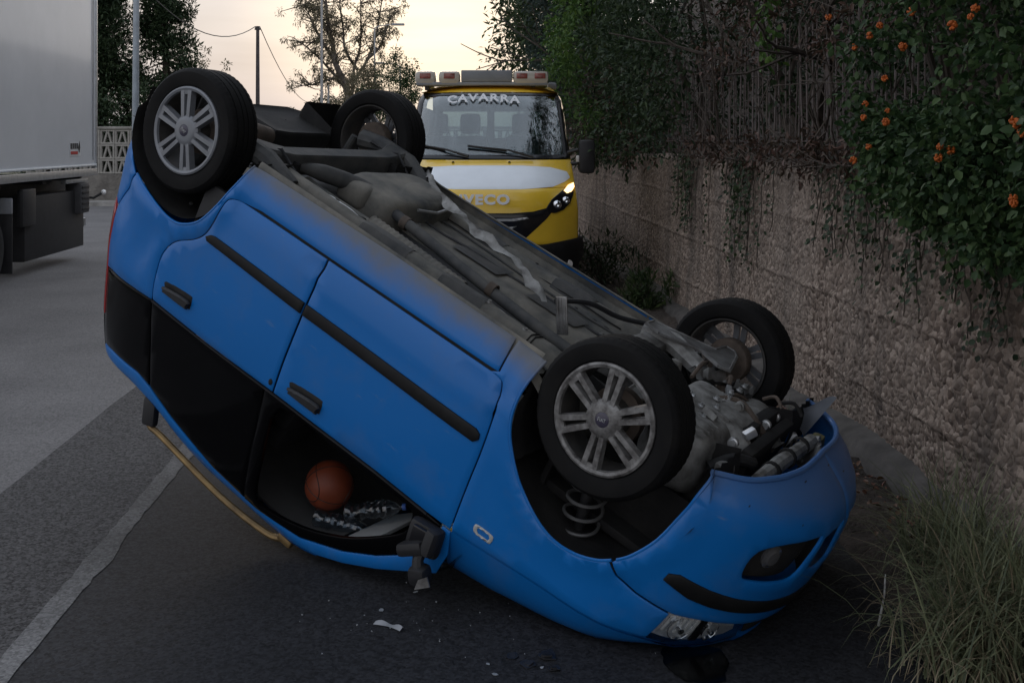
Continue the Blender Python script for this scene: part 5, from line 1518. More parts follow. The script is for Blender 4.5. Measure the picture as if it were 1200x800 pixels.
# luggage side walls hidden behind the arches
for s in (1, -1):
    # arch liners: shells following the arch openings
    for cx, cz, rad, a0, a1, y0, y1, nm in ((.05, .10, .405, -1.75, 1.95, .40, .80, 'front_arch_liner'), (-2.49, .02, .395, -1.8, 1.7, .42, .80, 'rear_arch_liner')):
        rows = []
        for a in np.linspace(a0, a1, 34):
            rad2 = rad + .02 * math.sin(a * 5) * .4
            yo = y1 if abs(a) < 1.5 else y1 - .04
            rows.append([Vector((cx + math.sin(a) * (rad2 + .012 * (j % 2)), s * (y0 + (yo - y0) * j / 9), cz + math.cos(a) * rad2)) for j in range(10)])
        # close the inner side
        inner = [[Vector((cx + math.sin(a) * rad * k, s * (y0 - .004), cz + math.cos(a) * rad * k)) for k in (1.0, .7, .35)] for a in np.linspace(a0, a1, 34)]
        A = list(np.linspace(a0, a1, 34)); mb = MB()
        if 'rear' in nm: mb.grid(rows); mb.grid(inner)
        else:
            for lo, hi in ((-9, -.75), (.85, 9)): mb.grid([r for r, t in zip(rows, A) if lo < t < hi])
            mb.grid([[Vector((cx + math.sin(t) * .50, s * (y0 + (.79 - y0) * j / 5), cz + math.cos(t) * .455)) for j in range(6)] for t in np.linspace(-.95, 1.0, 18)])
            mb.grid([r for r, t in zip(inner, A) if t < -.5]); mb.grid([r for r, t in zip(inner, A) if t > .9])
        mb.build(nm, M_liner, car, smooth=50)
        for k in range(5):
            a = a0 + .25 + k * (a1 - a0 - .5) / 4
            if 'front' in nm and -.75 < a < .85: continue
            o = MB().sphere((0, 0, 0), (.014, .014, .008), 8, 5).build('liner_clip', M_under_dk, car); o.location = (cx + math.sin(a) * (rad - .006), s * (.60 + .06 * (k % 2)), cz + math.cos(a) * (rad - .006))

# exhaust
pth = smooth_poly([(-2.30, .50, .03), (-2.20, .40, .02), (-2.08, .24, .01), (-1.90, .07, .02), (-1.62, .08, .045), (-1.05, .18, .055), (-.6, .25, .06), (-.21, .26, .07), (.05, .22, .10)], k=6)
rad = [(.046 if -2.12 < p[0] < -1.75 else .028) for p in pth]
rad = [(rad[max(0, i - 1)] + rad[i] + rad[min(len(rad) - 1, i + 1)]) / 3 for i in range(len(rad))]
ex = MB().tube(pth, rad, seg=16).build('exhaust_pipe', M_under_dk, car, smooth=60)
for x, y in ((-1.60, .082), (-.95, .195)):
    MB().lathe([(.030, -.02), (.036, -.02), (.036, .02), (.030, .02)], 16, 'X', (x, y, .05)).build('pipe_clamp', M_rustm, ex)
MB().tube([(-2.30, .52, .03), (-2.42, .54, .06), (-2.62, .40, .05)], .026, seg=12).build('tail_pipe', M_rustm, ex)
# ribbed heat shield beside the pipe
rows = []
for x in np.linspace(-1.66, -1.02, 60):
    rows.append([Vector((x, .235 + .10 * j / 6 + .10 * (x + 1.66) * .9, .062 - .03 * math.sin(j / 6 * math.pi) + .0035 * math.sin(x * 190) * (1 if 1 <= j <= 5 else .2))) for j in range(7)])
MB().grid(rows).build('heat_shield', M_under, car, smooth=60)
for yy, mm in ((.345, M_under_dk), (.60, M_under_dk), (-.36, M_under_dk)):
    MB().tube([shear_low(Vector((x, yy + .02 * math.sin(x * 5) + .06 * (x + 1.6) * .5, floor_z(x, yy) - .012))) for x in np.linspace(-2.0, -.35, 22)], .006, seg=6).build('brake_line', mm, car)
for yy, x0, x1 in ((.448, -1.95, -.45), (.552, -1.9, -.5), (-.448, -1.9, -.5), (.69, -2.0, -.5)):
    MB().tube([shear_low(Vector((x, yy + .006 * math.sin(x * 7), floor_z(x, yy) - .001))) for x in np.linspace(x0, x1, 60)], .0045, seg=5).build('seam_sealant', M_liner, fl)
for x in (-.52, -.50):
    MB().tube([shear_low(Vector((x - .12 * (y - .4), y, floor_z(x, y) - .004))) for y in np.linspace(.30, .74, 26)], .004, seg=5).build('seam_sealant', M_liner, fl)
# fuel tank, two humps
def blob(name, m, cx, cy, cz, dims, pw=4, par=car, bumps=0, seedv=0):
    mb = MB(); R2 = []
    for i in range(15):
        la = -math.pi / 2 + math.pi * i / 14; row = []
        for j in range(29):
            lo = 2 * math.pi * j / 28
            c = lambda v: math.copysign(abs(v) ** (2 / pw), v)
            p = Vector((dims[0] * c(math.cos(la)) * c(math.cos(lo)), dims[1] * c(math.cos(la)) * c(math.sin(lo)), dims[2] * c(math.sin(la))))
            p *= 1 + bumps * mnoise.noise((p.x * 9 + seedv, p.y * 9, p.z * 9))
            row.append(p + Vector((cx, cy, cz)))
        R2.append(row)
    return mb.grid(R2).build(name, m, par, smooth=60)
tk = blob('fuel_tank', M_under, -1.86, -.20, .075, (.20, .34, .105), 5, bumps=.07, seedv=2)
blob('tank_hump', M_under, -1.93, .02, .05, (.11, .15, .075), 4, tk, .05, 3); blob('tank_hump', M_under, -1.80, -.30, .04, (.12, .16, .075), 4, tk, .05, 5)
MB().tube([(-1.72, -.38, .0), (-1.62, -.30, -.005), (-1.60, -.18, .0), (-1.64, -.05, .0)], .008, seg=8).build('tank_strap', M_alu, tk)
# rear axle beam with trailing arms
bpts = []
for y in np.linspace(-.60, .62, 18):
    e = max(0, abs(y) - .42) / .2; bpts.append((y, e))
rows = []
for y, e in bpts:
    x = -2.20 - .06 * e; w = .055 + .03 * e; z0 = -.055 - .02 * e; h = .11
    rows.append([Vector((x + w, y, z0 + h)), Vector((x + w, y, z0 + .015)), Vector((x + w * .8, y, z0)), Vector((x - w * .8, y, z0)), Vector((x - w, y, z0 + .015)), Vector((x - w, y, z0 + h))])
MB().grid(rows).build('rear_axle_beam', M_under_dk, car, smooth=40)
for s in (1, -1):
    ta = MB().tube([(-1.98, s * .58, .04), (-2.15, s * .60, -.02), (-2.38, s * .61, -.03), (-2.52, s * .60, 0)], [.05, .055, .05, .06], seg=10).build('trailing_arm', M_under_dk, car)
    cs = MB(); 
    cs.tube([(-2.33 + .05 * math.cos(k * .55), s * .52 + .05 * math.sin(k * .55), -.01 + k * .0046) for k in range(40)], .007, seg=6); cs.build('rear_spring', M_steel_dk, car)
    MB().tube([(-2.56, s * .57, .0), (-2.60, s * .55, .30)], [.022, .028], seg=10).build('rear_damper', M_under_dk, car)
    MB().tube([(-2.05, s * .62, .0), (-2.10, s * .66, -.02), (-2.20, s * .63, .0), (-2.42, s * .55, -.03)], .011, seg=6).build('brake_hose', M_black, car)
    MB().tube([(-2.02, s * .52, .02), (-2.06, s * .48, .0), (-2.18, s * .50, -.07), (-2.30, s * .46, -.02)], .009, seg=6).build('handbrake_cable', M_black, car)
# peeled sheet strip along the far side and bracket standing up
pl = [(-2.12, -.74, .02), (-1.95, -.55, -.03), (-1.69, -.34, -.02), (-1.50, -.25, -.045), (-1.32, -.19, -.02), (-1.06, -.13, -.03), (-.90, -.06, .0), (-.76, .0, .02)]
rows = []
for i, p in enumerate(smooth_poly(pl, k=4)):
    w = .030 + .010 * math.sin(i * 1.3) + .008 * random.random(); tw = .5 + .5 * math.sin(i * .85); p = Vector(p) + Vector((0, random.gauss(0, .005), random.gauss(0, .006)))
    rows.append([p + Vector((.3 * w, -w * .8, -.012 * tw)), p + Vector((.1 * w, -w * .25, -.03 * tw)), p, p + Vector((-.2 * w, w * .5, .02 * tw))])
MB().grid(rows).build('peeled_strip', M_cast, car, smooth=60)
br = MB()
br.box((0, 0, 0), (.058, .010, .175), bev=.003)
for k in (-.018, 0, .018): br.box((k, .007, 0), (.007, .006, .165), bev=.002)
o = br.build('tunnel_bracket', M_silver, car, smooth=40); o.location = (-.60, .13, -.01); o.rotation_euler = (0, .51, .0)
MB().tube(smooth_poly([(-.72, -.02, .0), (-.62, -.18, -.03), (-.50, -.34, .0), (-.36, -.46, -.02), (-.22, -.52, -.04)], k=5), .013, seg=7).build('hanging_cable', M_black, car)
# --- engine bay
sub = MB()
for s in (1, -1):
    sub.tube([(-.36, s * .34, .0), (-.20, s * .36, -.03), (-.02, s * .30, -.01)], [.05, .055, .045], seg=8)
sub.box((-.28, 0, .0), (.13, .72, .05), bev=.02)
sub.build('subframe', M_cast, car)
for s in (1, -1):   # lower control arms, bright pressed steel
    mb = MB(); poly = [(-.34, .27), (-.26, .25), (-.06, .36), (.05, .30), (.10, .33), (.05, .58), (.02, .64), (-.03, .64), (-.04, .50), (-.12, .46), (-.34, .36)]
    mb.prism([(a, s * b) for a, b in poly], (0, 0, -.075), (1, 0, 0), (0, 1, 0), (0, 0, .012))
    for i in range(len(poly)):
        a, b = poly[i], poly[(i + 1) % len(poly)]
        mb.tube([(a[0], s * a[1], -.07), (b[0], s * b[1], -.07)], .010, seg=5)
    mb.build('control_arm', M_silver, car, smooth=40)
    MB().tube([(.05, s * .20, .06), (.03, s * .40, .03), (.0, s * .62, .0)], [.05, .022, .045], seg=12).build('drive_shaft', M_steel_dk, car)
    MB().tube([(-.12, s * .20, .03), (-.13, s * .60, .02)], .012, seg=8).build('tie_rod', M_cast, car)
    # strut and coil spring
    a = Vector((0.0, s * .62, .32)); b = Vector((.045, s * .57, .66)); ax = (b - a); t1 = ax.orthogonal().normalized(); t2 = ax.normalized().cross(t1)
    st = MB().tube([a - ax * .6, a, b], [.028, .026, .022], seg=12).build('strut', M_steel_dk, car)
    MB().lathe([(.026, 0), (.075, .0), (.085, .012), (.075, .018), (.026, .02)], 20).map(lambda p: a + ax * .02 + t1 * p.x + t2 * p.y + ax.normalized() * p.z).build('spring_seat', M_steel_dk, st)
    pts = []
    for k in range(110):
        th = k / 109 * 2 * math.pi * 4.4; pts.append(a + ax * (.05 + .85 * k / 109) + (t1 * math.cos(th) + t2 * math.sin(th)) * .078)
    MB().tube(pts, .0075, seg=7).build('coil_spring', mat('spring_steel', (.13, .13, .13), .5, metal=.4, var=.2), st)
en = blob('engine_sump', M_cast, .22, .02, .09, (.19, .17, .14), 5, bumps=.10)
blob('gearbox', M_cast, .20, .33, .10, (.15, .19, .15), 3.5, bumps=.16, seedv=7)
for k in range(7): MB().box((.20, .20 + k * .05, -.045), (.20, .008, .018), bev=.003).build('casting_rib', M_cast, en)
blob('bell_housing', M_cast, .30, .18, .10, (.15, .06, .155), 2.4, bumps=.08, seedv=9)
blob('alternator', M_cast, .30, -.26, .06, (.09, .12, .085), 3, bumps=.12, seedv=4)
MB().lathe([(.0, -.02), (.07, -.02), (.075, .0), (.066, .006), (.075, .012), (.07, .03), (.0, .03)], 22, 'Y', (.16, -.33, .05)).build('crank_pulley', M_steel_dk, car)
for k in range(8):
    y = -.30 + k * .09; MB().lathe([(0, -.012), (.010, -.012), (.010, .0), (.017, 0), (.017, .004), (0, .006)], 8, 'Z', (.20 + .03 * math.sin(k * 3), y, -.055)).build('bolt', M_alu, en)
MB().box((.44, -.02, .13), (.05, .66, .30), bev=.012).build('radiator', M_liner, car)
MB().box((.375, -.08, .06), (.07, .50, .20), rot=(0, .2, 0), bev=.03).build('fan_shroud', M_liner, car)
xm = MB().tube([(.545, .46, .0), (.55, .2, -.005), (.56, -.08, .0), (.565, -.32, .005)], [.030, .034, .030, .034], seg=10).build('cooler_pipe', M_cast, car)
for y in (.30, .06, -.16): MB().lathe([(.034, -.012), (.042, -.012), (.042, .012), (.034, .012)], 14, 'Y', (.552, y, 0)).build('pipe_clip', M_liner, xm)
MB().tube(smooth_poly([(.36, .48, .06), (.42, .40, .0), (.47, .28, .02), (.40, .14, .06)], k=4), .024, seg=10).build('coolant_hose', M_rubber, car)
MB().tube(smooth_poly([(.10, .10, .0), (.24, -.06, -.05), (.36, -.02, -.03), (.46, -.10, .06)], k=4), .020, seg=10).build('coolant_hose', M_rustm, car)
MB().box((.42, .50, .02), (.07, .06, .05), rot=(.2, .3, .3), bev=.02).build('horn', M_cast, car)
MB().box((.58, -.42, .03), (.06, .07, .08), rot=(.3, .2, .1), bev=.02).build('washer_bottle', mat('yellowed_plastic', (.12, .11, .05), .5, var=.2), car)
# rolled painted lips along the arches and the bottom of the nose
for sfn in (surfL, surfR):
    for l in (smooth_poly(ARCH_F), smooth_poly(ARCH_F2), smooth_poly(ARCH_R)):
        MB().tube([sfn(u, z) + Vector((0, -.004 if sfn is surfL else .004, 0)) for u, z in l], .0065, seg=7).build('arch_lip', M_blue, car)
low = [(.482, -.030), (.542, -.037), (.67, -.047), (.80, -.061), (.967, -.074), (1.24, -.087), (UMAX - .001, -.091)]
lp = [surfL(u, float(np.interp(u, [a for a, b in low], [b for a, b in low]))) for u in np.linspace(.482, UMAX - .02, 26)]
MB().tube([p + Vector((-.006, 0, 0)) for p in lp] + [Vector((p.x - .006, -p.y, p.z)) for p in lp[::-1]], .012, seg=8).build('bumper_lip', M_blue, car)
# torn and crumpled sheet around the engine
random.seed(123)
for k in range(7):
    cx, cy, cz = random.uniform(.02, .46), random.uniform(-.36, .46), random.uniform(-.05, .03); a = random.uniform(0, 6.28); ca, sa = math.cos(a), math.sin(a); sz = random.uniform(.05, .10)
    rows = [[Vector((cx + (ca * i - sa * j) * sz / 5, cy + (sa * i + ca * j) * sz / 5 * 1.4, cz + .02 * math.sin(i * 1.1 + k) + random.gauss(0, .008))) for j in range(-4, 5)] for i in range(-4, 5)]
    MB().grid(rows).build('torn_sheet', random.choice([M_silver, M_cast, M_under_dk]), car, smooth=20)
# bumper reinforcement beam
rows = []
for y in np.linspace(-.58, .58, 20):
    x = .70 - .16 * (y / .58) ** 2; rows.append([Vector((x, y, .16)), Vector((x + .03, y, .16)), Vector((x + .03, y, .30)), Vector((x, y, .30)), Vector((x, y, .16))])
MB().grid(rows).build('crash_beam', M_steel_dk, car)
# bonnet-side closing panel so no sky shows through the bay
MB().box((-.20, 0, .48), (.03, 1.15, .66), bev=.01).build('firewall', M_liner, car)
MB().box((.18, 0, .50), (.75, 1.10, .04), bev=.01).build('engine_cover', M_liner, car)
for s in (1, -1): MB().box((.10, s * .42, .42), (.62, .03, .34), bev=.01).build('inner_wing', M_liner, car)
# torn splash guard sticking up at the far corner
rows = []
for i in range(9):
    t = i / 8; rows.append([Vector((.36 + .14 * u + .05 * t, -.56 - .03 * math.sin(u * 3), .09 - .25 * t * (.45 + .55 * u) + .02 * math.sin(u * 6))) for u in np.linspace(0, 1, 9)])
MB().grid(rows).build('splash_guard', mat('grey_guard', (.11, .12, .14), .55, var=.2), car, smooth=60)
# headrests, seats and dash seen through the side window
MB().box((-.42, 0, .72), (.42, 1.35, .26), rot=(0, .2, 0), bev=.08).build('dashboard', M_dash, car)
for y in (.36, -.36):
    st = MB().box((-1.18, y, .42), (.50, .48, .16), bev=.06).build('front_seat', M_seat if False else M_dash, car)
    MB().box((-1.46, y, .80), (.16, .46, .62), rot=(0, -.25, 0), bev=.06).build('seat_back', M_dash, st)
    MB().box((-1.56, y, 1.19), (.10, .26, .18), rot=(0, -.2, 0), bev=.04).build('headrest', M_dash, st)
MB().box((-2.05, 0, .50), (.45, 1.2, .16), bev=.05).build('rear_seat', M_dash, car)
MB().box((-2.33, 0, .82), (.14, 1.2, .62), rot=(0, -.25, 0), bev=.05).build('rear_seat_back', M_dash, car)
MB().box((-1.25, 0, .14), (1.7, 1.46, .02)).build('carpet', M_dash, car)
for s in (1, -1): 
    MB().box((-1.35, s * .76, .48), (1.9, .03, .62), bev=.01).build('door_lining', M_dash, car)

MB().box((-.86, .36, 1.285), (.24, .44, .018), rot=(0, .72, 0), bev=.006).build('sun_visor', mat('visor_grey', (.34, .35, .35), .85), car)
random.seed(77)
for k in range(34):     # hex bolts under the floor
    x = random.uniform(-2.0, -.5); y = random.choice([.50, .58, .30, -.30, -.50, .40, .22, -.10, -.6]) + random.gauss(0, .01)
    if abs(y - (.10 + .08 * min(1, max(0, (x + 1.9) / 1.5)))) < .13: continue
    o = MB().lathe([(0, -.010), (.009, -.010), (.009, -.002), (.015, -.002), (.015, .002), (0, .004)], 6).build('floor_bolt', M_cast, fl, smooth=None); o.location = shear_low(Vector((x, y, floor_z(x, y))))
for x0, x1, y0, y1 in ((-1.55, -1.25, .44, .56), (-1.05, -.80, .44, .56), (-1.50, -1.30, -.56, -.44), (-.95, -.70, -.56, -.44), (-.78, -.55, .60, .70), (-1.9, -1.7, .58, .69), (-1.40, -1.10, -.30, -.10), (-.9, -.6, -.28, -.08)):
    rows = [[shear_low(Vector((x, y, min(floor_z(x, y) - .005, .03) - (.004 if x0 + .02 < x < x1 - .02 and y0 + .012 < y < y1 - .012 else 0)))) for y in np.linspace(y0, y1, 9)] for x in np.linspace(x0, x1, 12)]
    MB().grid(rows).build('floor_plate', random.choice([M_under, M_under_dk]), fl, smooth=25)
for yy, r in ((.37, .0055), (.385, .0055), (.628, .006), (-.22, .007)):
    MB().tube([shear_low(Vector((x, yy + .012 * math.sin(x * 6 + yy * 9), floor_z(x, yy) - .010 - .006 * math.sin(x * 13)))) for x in np.linspace(-2.02, -.40, 50)], r, seg=6).build('fuel_line', random.choice([M_steel_dk, M_alu]), fl)
for x in np.linspace(-1.85, -.55, 8):
    MB().box(shear_low(Vector((x, .378, floor_z(x, .378) - .012))), (.025, .05, .016), bev=.004).build('line_clip', M_liner, fl)
for k in range(26):     # brackets, plugs and castings crowding the engine bay
    x = random.uniform(-.06, .42); y = random.uniform(-.40, .44); z = random.uniform(-.07, .02)
    d = (random.uniform(.02, .08), random.uniform(.02, .09), random.uniform(.02, .06)); rt = (random.gauss(0, .5), random.gauss(0, .5), random.gauss(0, .8))
    if k % 3 == 0: MB().box((x, y, z), d, rot=rt, bev=.006).build('engine_bracket', random.choice([M_cast, M_alu, M_steel_dk]), en, smooth=30)
    elif k % 3 == 1: MB().lathe([(0, -.03), (.012, -.03), (.014, -.01), (.022, -.01), (.022, .012), (.016, .014), (.016, .03), (0, .03)], 12, random.choice(['X', 'Y']), (x, y, z)).build('engine_plug', random.choice([M_cast, M_alu, M_rustm]), en, smooth=30)
    else:
        p = Vector((x, y, z)); q = p + Vector((random.gauss(0, .09), random.gauss(0, .12), random.uniform(-.01, .03)))
        MB().tube(smooth_poly([p, p.lerp(q, .5) + Vector((0, 0, -.035)), q], k=5), random.uniform(.006, .012), seg=7).build('engine_hose', random.choice([M_rubber, M_liner, M_rustm]), en)
# crumpled pale sheet behind the far end of the nose
rows = []
for i in range(12):
    rows.append([Vector((.50 + .012 * i + random.gauss(0, .006), -.14 - .030 * j + random.gauss(0, .004), .03 - .05 * math.sin(i * .6 + j * .5) + random.gauss(0, .006))) for j in range(9)])
MB().grid(rows).build('crumpled_panel', M_silver, car, smooth=20)
# --- wheels
def tyre_profile(r, w):
    half = [(r - .098, w * .40), (r - .085, w * .47), (r - .05, w * .515), (r - .022, w * .50), (r - .008, w * .44), (r - .001, w * .38), (r, w * .31), (r - .008, w * .305), (r - .008, w * .275), (r, w * .27), (r, w * .10), (r - .008, w * .095), (r - .008, w * .06), (r, w * .055)]
    return half + [(a, -b) for a, b in half[::-1]]
def tyre_mb(r, w, seg=180):
    prof = tyre_profile(r, w); mb = MB().lathe(prof, seg, 'Y'); n = len(prof)
    for j in range(seg):
        if j % 3 == 0:      # lateral sipes across the shoulders
            for i in (4, 5, 6, n - 7, n - 6, n - 5):
                p = Vector(mb.v[j * n + i]); h = p.y; p.y = 0; p *= 1 - .0022 / r; mb.v[j * n + i] = (p.x, h, p.z)
    return mb
def make_wheel(loc, outs, spin, mcover, steer=0.0, camber=0.0, drum=True):
    R0, W0 = .3095, .195
    hub = MB()
    hub.lathe([(.0, .06), (.070, .06), (.075, .0), (.06, -.02), (.0, -.02)], 30, 'Y')
    hub.lathe([(.203, .075), (.195, .03), (.19, -.02), (.195, -.07), (.207, -.088), (.214, -.09), (.214, -.083), (.203, -.07)], 40, 'Y')
    w = hub.map(lambda p: Vector((p.x, p.y * outs, p.z))).build('wheel', mat('black_steel_rim', (.05, .05, .052), .55, metal=.3, color2=(.085, .078, .07), vscale=14), car)
    w.location = loc; w.rotation_euler = (camber, 0, steer)
    tyre_mb(R0, W0).map(lambda p: Vector((p.x, p.y * outs, p.z))).build('tyre', M_tyre, w, smooth=30)
    # brake behind
    MB().lathe([(.0, -.06), (.105, -.06), (.112, -.05), (.112, -.005), (.10, .0), (.0, .0)], 28, 'Y').map(lambda p: Vector((p.x, p.y * outs, p.z))).build('brake_drum', M_rustm, w)
    # wheel cover with six double spokes
    cv = MB()
    cv.lathe([(.193, .082), (.197, .094), (.208, .098), (.2165, .094), (.217, .084)], 56, 'Y')
    cv.lathe([(.0, .098), (.028, .099), (.03, .104), (.05, .103), (.068, .098), (.078, .088), (.078, .07)], 36, 'Y')
    for k in range(6):
        a = spin + k * math.pi / 3
        for s in (-1, 1):
            # one bar of the pair: splayed outwards
            pts = [(s * .002, .060), (s * .030, .060), (s * .040, .200), (s * .008, .200)] if s > 0 else [(s * .030, .060), (s * .002, .060), (s * .008, .200), (s * .040, .200)]
            top = []; bot = []
            for (t, r), ins in zip(pts, (0, 0, 0, 0)):
                yy = .098 - .004 * ((r - .06) / .14)
                c, sn = math.cos(a), math.sin(a); p = lambda tt, h: Vector((sn * r + c * tt, h, c * r - sn * tt))
                mid = (s * .017 if r < .1 else s * .025)
                top.append(p(mid + (t - mid) * .72, yy)); bot.append(p(t, yy - .032))
            vs = top + bot; fs = [(0, 1, 2, 3), (7, 6, 5, 4), (0, 4, 5, 1), (1, 5, 6, 2), (2, 6, 7, 3), (3, 7, 4, 0)]
            cv.add(vs, fs)
        # bridge at the outer end closes the slot
        c, sn = math.cos(a), math.sin(a)
        p = lambda t, r, h: Vector((sn * r + c * t, h, c * r - sn * t))
        cv.add([p(-.014, .178, .092), p(.014, .178, .092), p(.016, .2, .094), p(-.016, .2, .094), p(-.014, .178, .078), p(.014, .178, .078), p(.016, .2, .078), p(-.016, .2, .078)], [(0, 1, 2, 3), (7, 6, 5, 4), (0, 4, 5, 1), (1, 5, 6, 2), (2, 6, 7, 3), (3, 7, 4, 0)])
    cvo = cv.map(lambda p: Vector((p.x, p.y * outs, p.z))).build('alloy_spokes', mcover, w, smooth=30)
    bd = MB().lathe([(.0, .106), (.024, .106), (.029, .103), (.029, .098)], 24, 'Y').map(lambda p: Vector((p.x, p.y * outs, p.z))).build('hub_badge', M_badge, w)
    return w
def badge_text(w, roll):
    t = text_mesh('FIAT', .021, .002, xs=.85)
    o = t.build('badge_letters', M_letterG, w, smooth=None)
    o.location = (0, .1075, 0)
    o.rotation_euler = (Matrix.Rotation(roll, 3, 'Y') @ Matrix(((1, 0, 0), (0, 0, 1), (0, -1, 0)))).to_euler()
wfl = make_wheel((0, .733, 0), 1, .16, M_cover_sc, steer=R_(4))
wrl = make_wheel((-2.508, .733, 0), 1, .46, M_cover)
wfr = make_wheel((0, -.733, 0), -1, .3, M_cover, steer=R_(4))
wrr = make_wheel((-2.508, -.733, 0), -1, .1, M_cover)
badge_text(wfl, R_(15)); badge_text(wrl, R_(-20))

# --- loose things inside, lying on the headliner
def to_world(p): return CAR_R @ Vector(p) + CAR_T
def build_ball():
    mb = MB().sphere((0, 0, 0), .12, 32, 20)
    o = mb.build('basketball', mat('basketball_rubber', (.17, .032, .010), .6, var=.15, vscale=8, bump=.4, bscale=140, bdist=.002), smooth=60)
    o.location = to_world((-1.215, .40, 1.285))
    seam = mat('ball_seam', (.01, .009, .009), .6)
    def ring(fn, name='seam'): MB().tube([fn(2 * math.pi * k / 48) for k in range(48)], .0022, seg=5, closed=True).build(name, seam, o)
    r = .1202
    ring(lambda a: (r * math.cos(a), r * math.sin(a), 0)); ring(lambda a: (r * math.cos(a), 0, r * math.sin(a)))
    for s in (-1, 1):
        def fn(a):
            q = Vector((s * (.085 - .03 * math.cos(2 * a)), .085 * math.cos(a), .085 * math.sin(a))); return q.normalized() * r
        ring(fn)
    o.rotation_euler = (.5, .3, .4)
    return tag(o, 'orange basketball lying inside the car behind the side window', 'basketball')
build_ball()
M_pet = glass_mat('pet_plastic', (.80, .88, .95), rough=.08, boost=2.5)
M_cap = mat('bottle_cap', (.05, .12, .40), .4)
def bottle(p0, p1, label):
    a = to_world(p0); b = to_world(p1); d = (b - a)
    root = empty('water_bottle', a, 0, label, 'bottle', 'plastic water bottles in the car')
    root.rotation_euler = d.to_track_quat('Z', 'Y').to_euler(); L = .30
    prof = [(0, 0), (.036, 0), (.042, .008)] + [(.042 - (.006 if i % 2 else 0), .02 + i * .016) for i in range(12)] + [(.040, .215), (.026, .255), (.014, .272), (.014, .285)]
    MB().lathe(prof, 24).map(lambda p: p + Vector((1, 1, 0)) * .010 * mnoise.noise((p.x * 30, p.y * 30, p.z * 22))).build('bottle_body', M_pet, root, smooth=20)
    MB().lathe([(.0, .304), (.015, .304), (.016, .302), (.016, .286), (.0, .286)], 16).build('cap', M_cap, root)
bottle((-1.17, .50, 1.40), (-.92, .36, 1.36), 'clear plastic bottle lying nearest the lower window edge')
bottle((-1.06, .42, 1.33), (-.80, .30, 1.14), 'clear plastic bottle lying right of the basketball')
# --- things on the road
def puddle():
    n = 60; pts = []
    for i in range(n):
        a = 2 * math.pi * i / n; r = 1 + .22 * mnoise.noise((math.cos(a) * 1.6, math.sin(a) * 1.6, 3)) + .08 * mnoise.noise((math.cos(a) * 6, math.sin(a) * 6, 1)); pts.append((.125 * r * math.cos(a), .155 * r * math.sin(a)))
    me = bpy.data.meshes.new('oil_puddle')
    V = [(0, 0, .0035)] + [(x * .9, y * .9, .003) for x, y in pts] + [(x, y, 0) for x, y in pts]
    F = [(0, 1 + i, 1 + (i + 1) % n) for i in range(n)] + [(1 + i, 1 + n + i, 1 + n + (i + 1) % n, 1 + (i + 1) % n) for i in range(n)]
    me.from_pydata(V, [], F)
    o = link_mesh('oil_puddle', me, mat('oil', (.002, .002, .002), .22, spec=.25), smooth=60); o.location = (.69, 3.99, .0125)
    return tag(o, 'black oil puddle on the asphalt under the headlight', 'puddle')
puddle()
M_frag = mat('plastic_fragment', (.022, .022, .024), .35, var=.3)
M_glassbit = mat('glass_bit', (.30, .32, .34), .2)
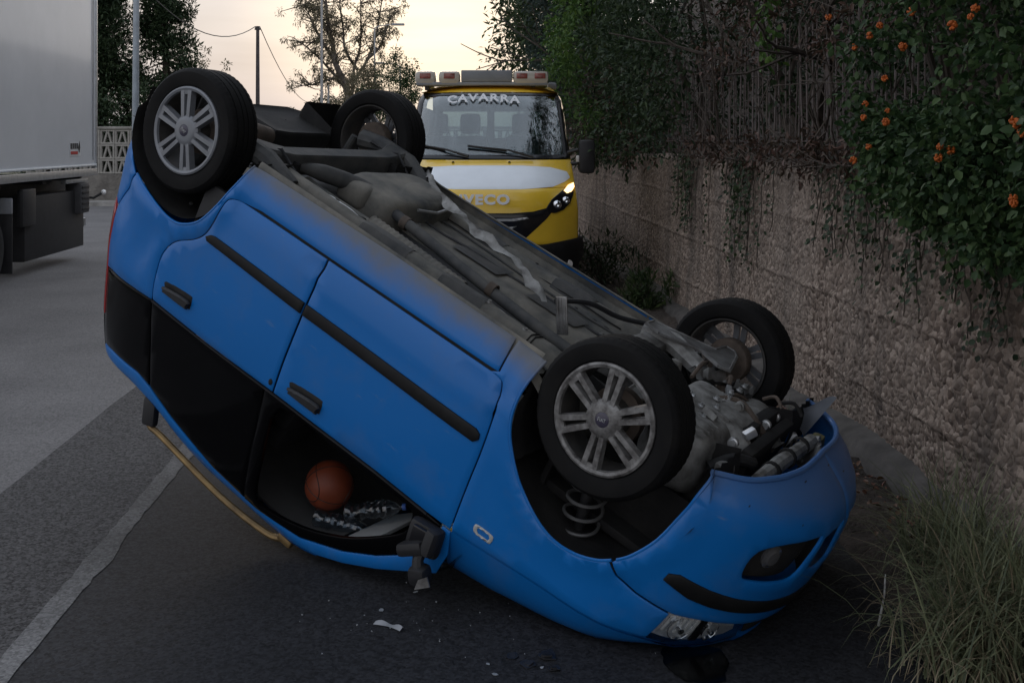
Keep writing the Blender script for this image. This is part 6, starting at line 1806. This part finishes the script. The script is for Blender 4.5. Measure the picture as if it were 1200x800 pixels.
def shard(x, y, s, m, label, cat, seedv, n=6, group=None, tall=.25):
    random.seed(seedv); mb = MB()
    poly = [(math.cos(2 * math.pi * i / n) * s * random.uniform(.5, 1.2), math.sin(2 * math.pi * i / n) * s * random.uniform(.35, 1.0)) for i in range(n)]
    mb.prism(poly, (0, 0, .002), (1, 0, 0), (0, 1, 0), (0, 0, s * tall * .3))
    mb.prism([(a * .55 + s * .1, b * .6) for a, b in poly], (0, 0, s * tall * .3), (1, .1, .15), (-.1, 1, .1), (0, 0, s * tall * .5))
    o = mb.build('debris_fragment', m, smooth=30); o.location = (x, y, .009); o.rotation_euler = (random.uniform(-.12, .12), random.uniform(-.1, .1), random.uniform(0, 6))
    return tag(o, label, cat, group)
def gp(u, v): Y = CAM_H * 1244 / (v - 165); return ((u - 600) / 1244 * Y, Y)
GD = 'broken pieces on the road'
for (u, v, s, m, l) in ((640, 772, .06, M_frag, 'largest black plastic fragment on the road below the front wheel'), (618, 780, .045, M_frag, 'black plastic fragment left of the largest one on the road'), (600, 772, .03, M_frag, 'small black splinter at the left of the road debris'), (650, 786, .035, M_frag, 'black fragment touching the lower side of the largest one'),
                        (447, 717, .016, M_glassbit, 'small bright chip on the road below the broken mirror'), (487, 696, .012, M_glassbit, 'tiny pale chip nearest the broken mirror'), (580, 793, .012, M_glassbit, 'pale chip at the bottom edge of the picture'), (572, 781, .010, M_glassbit, 'tiny pale chip left of the black fragments'), (635, 785, .010, M_glassbit, 'tiny bright chip lying on the black fragments')):
    x, y = gp(u, v); shard(x, y, s, m, l, 'debris', int(u), group=GD)
def sliver():
    mb = MB(); rows = []
    for i in range(12):
        t = i / 11; rows.append([(t * .13, .012 * math.sin(t * 3) , .004), (t * .13, .02 + .014 * math.sin(t * 3), .010 + .006 * math.sin(t * 9)), (t * .13, .034, .004)])
    o = mb.grid(rows).build('plastic_film', mat('clear_film', (.30, .31, .33), .3), smooth=50); x, y = gp(437, 735); o.location = (x, y, .010); o.rotation_euler = (0, 0, -.5)
    return tag(o, 'crumpled clear plastic sliver on the dark asphalt', 'debris', GD)
sliver()

def crumbs():
    r = np.random.default_rng(5); mb = MB()
    for k in range(46):
        x, y = r.uniform(-.9, .9), 4.02 + abs(r.normal(0, .28)); s_ = r.uniform(.0012, .0040)
        if r.random() < .5: x, y = r.normal(-.35, .3), r.normal(4.35, .18)
        mb.box((x, y, .009 + s_ * .5), (s_ * 1.6, s_, s_), rot=(r.uniform(0, 1), r.uniform(0, 1), r.uniform(0, 3)))
    return tag(mb.build('glass_crumbs', M_glassbit, smooth=None), 'tiny glass crumbs strewn on the road under the car', 'debris', kind='stuff')
crumbs()
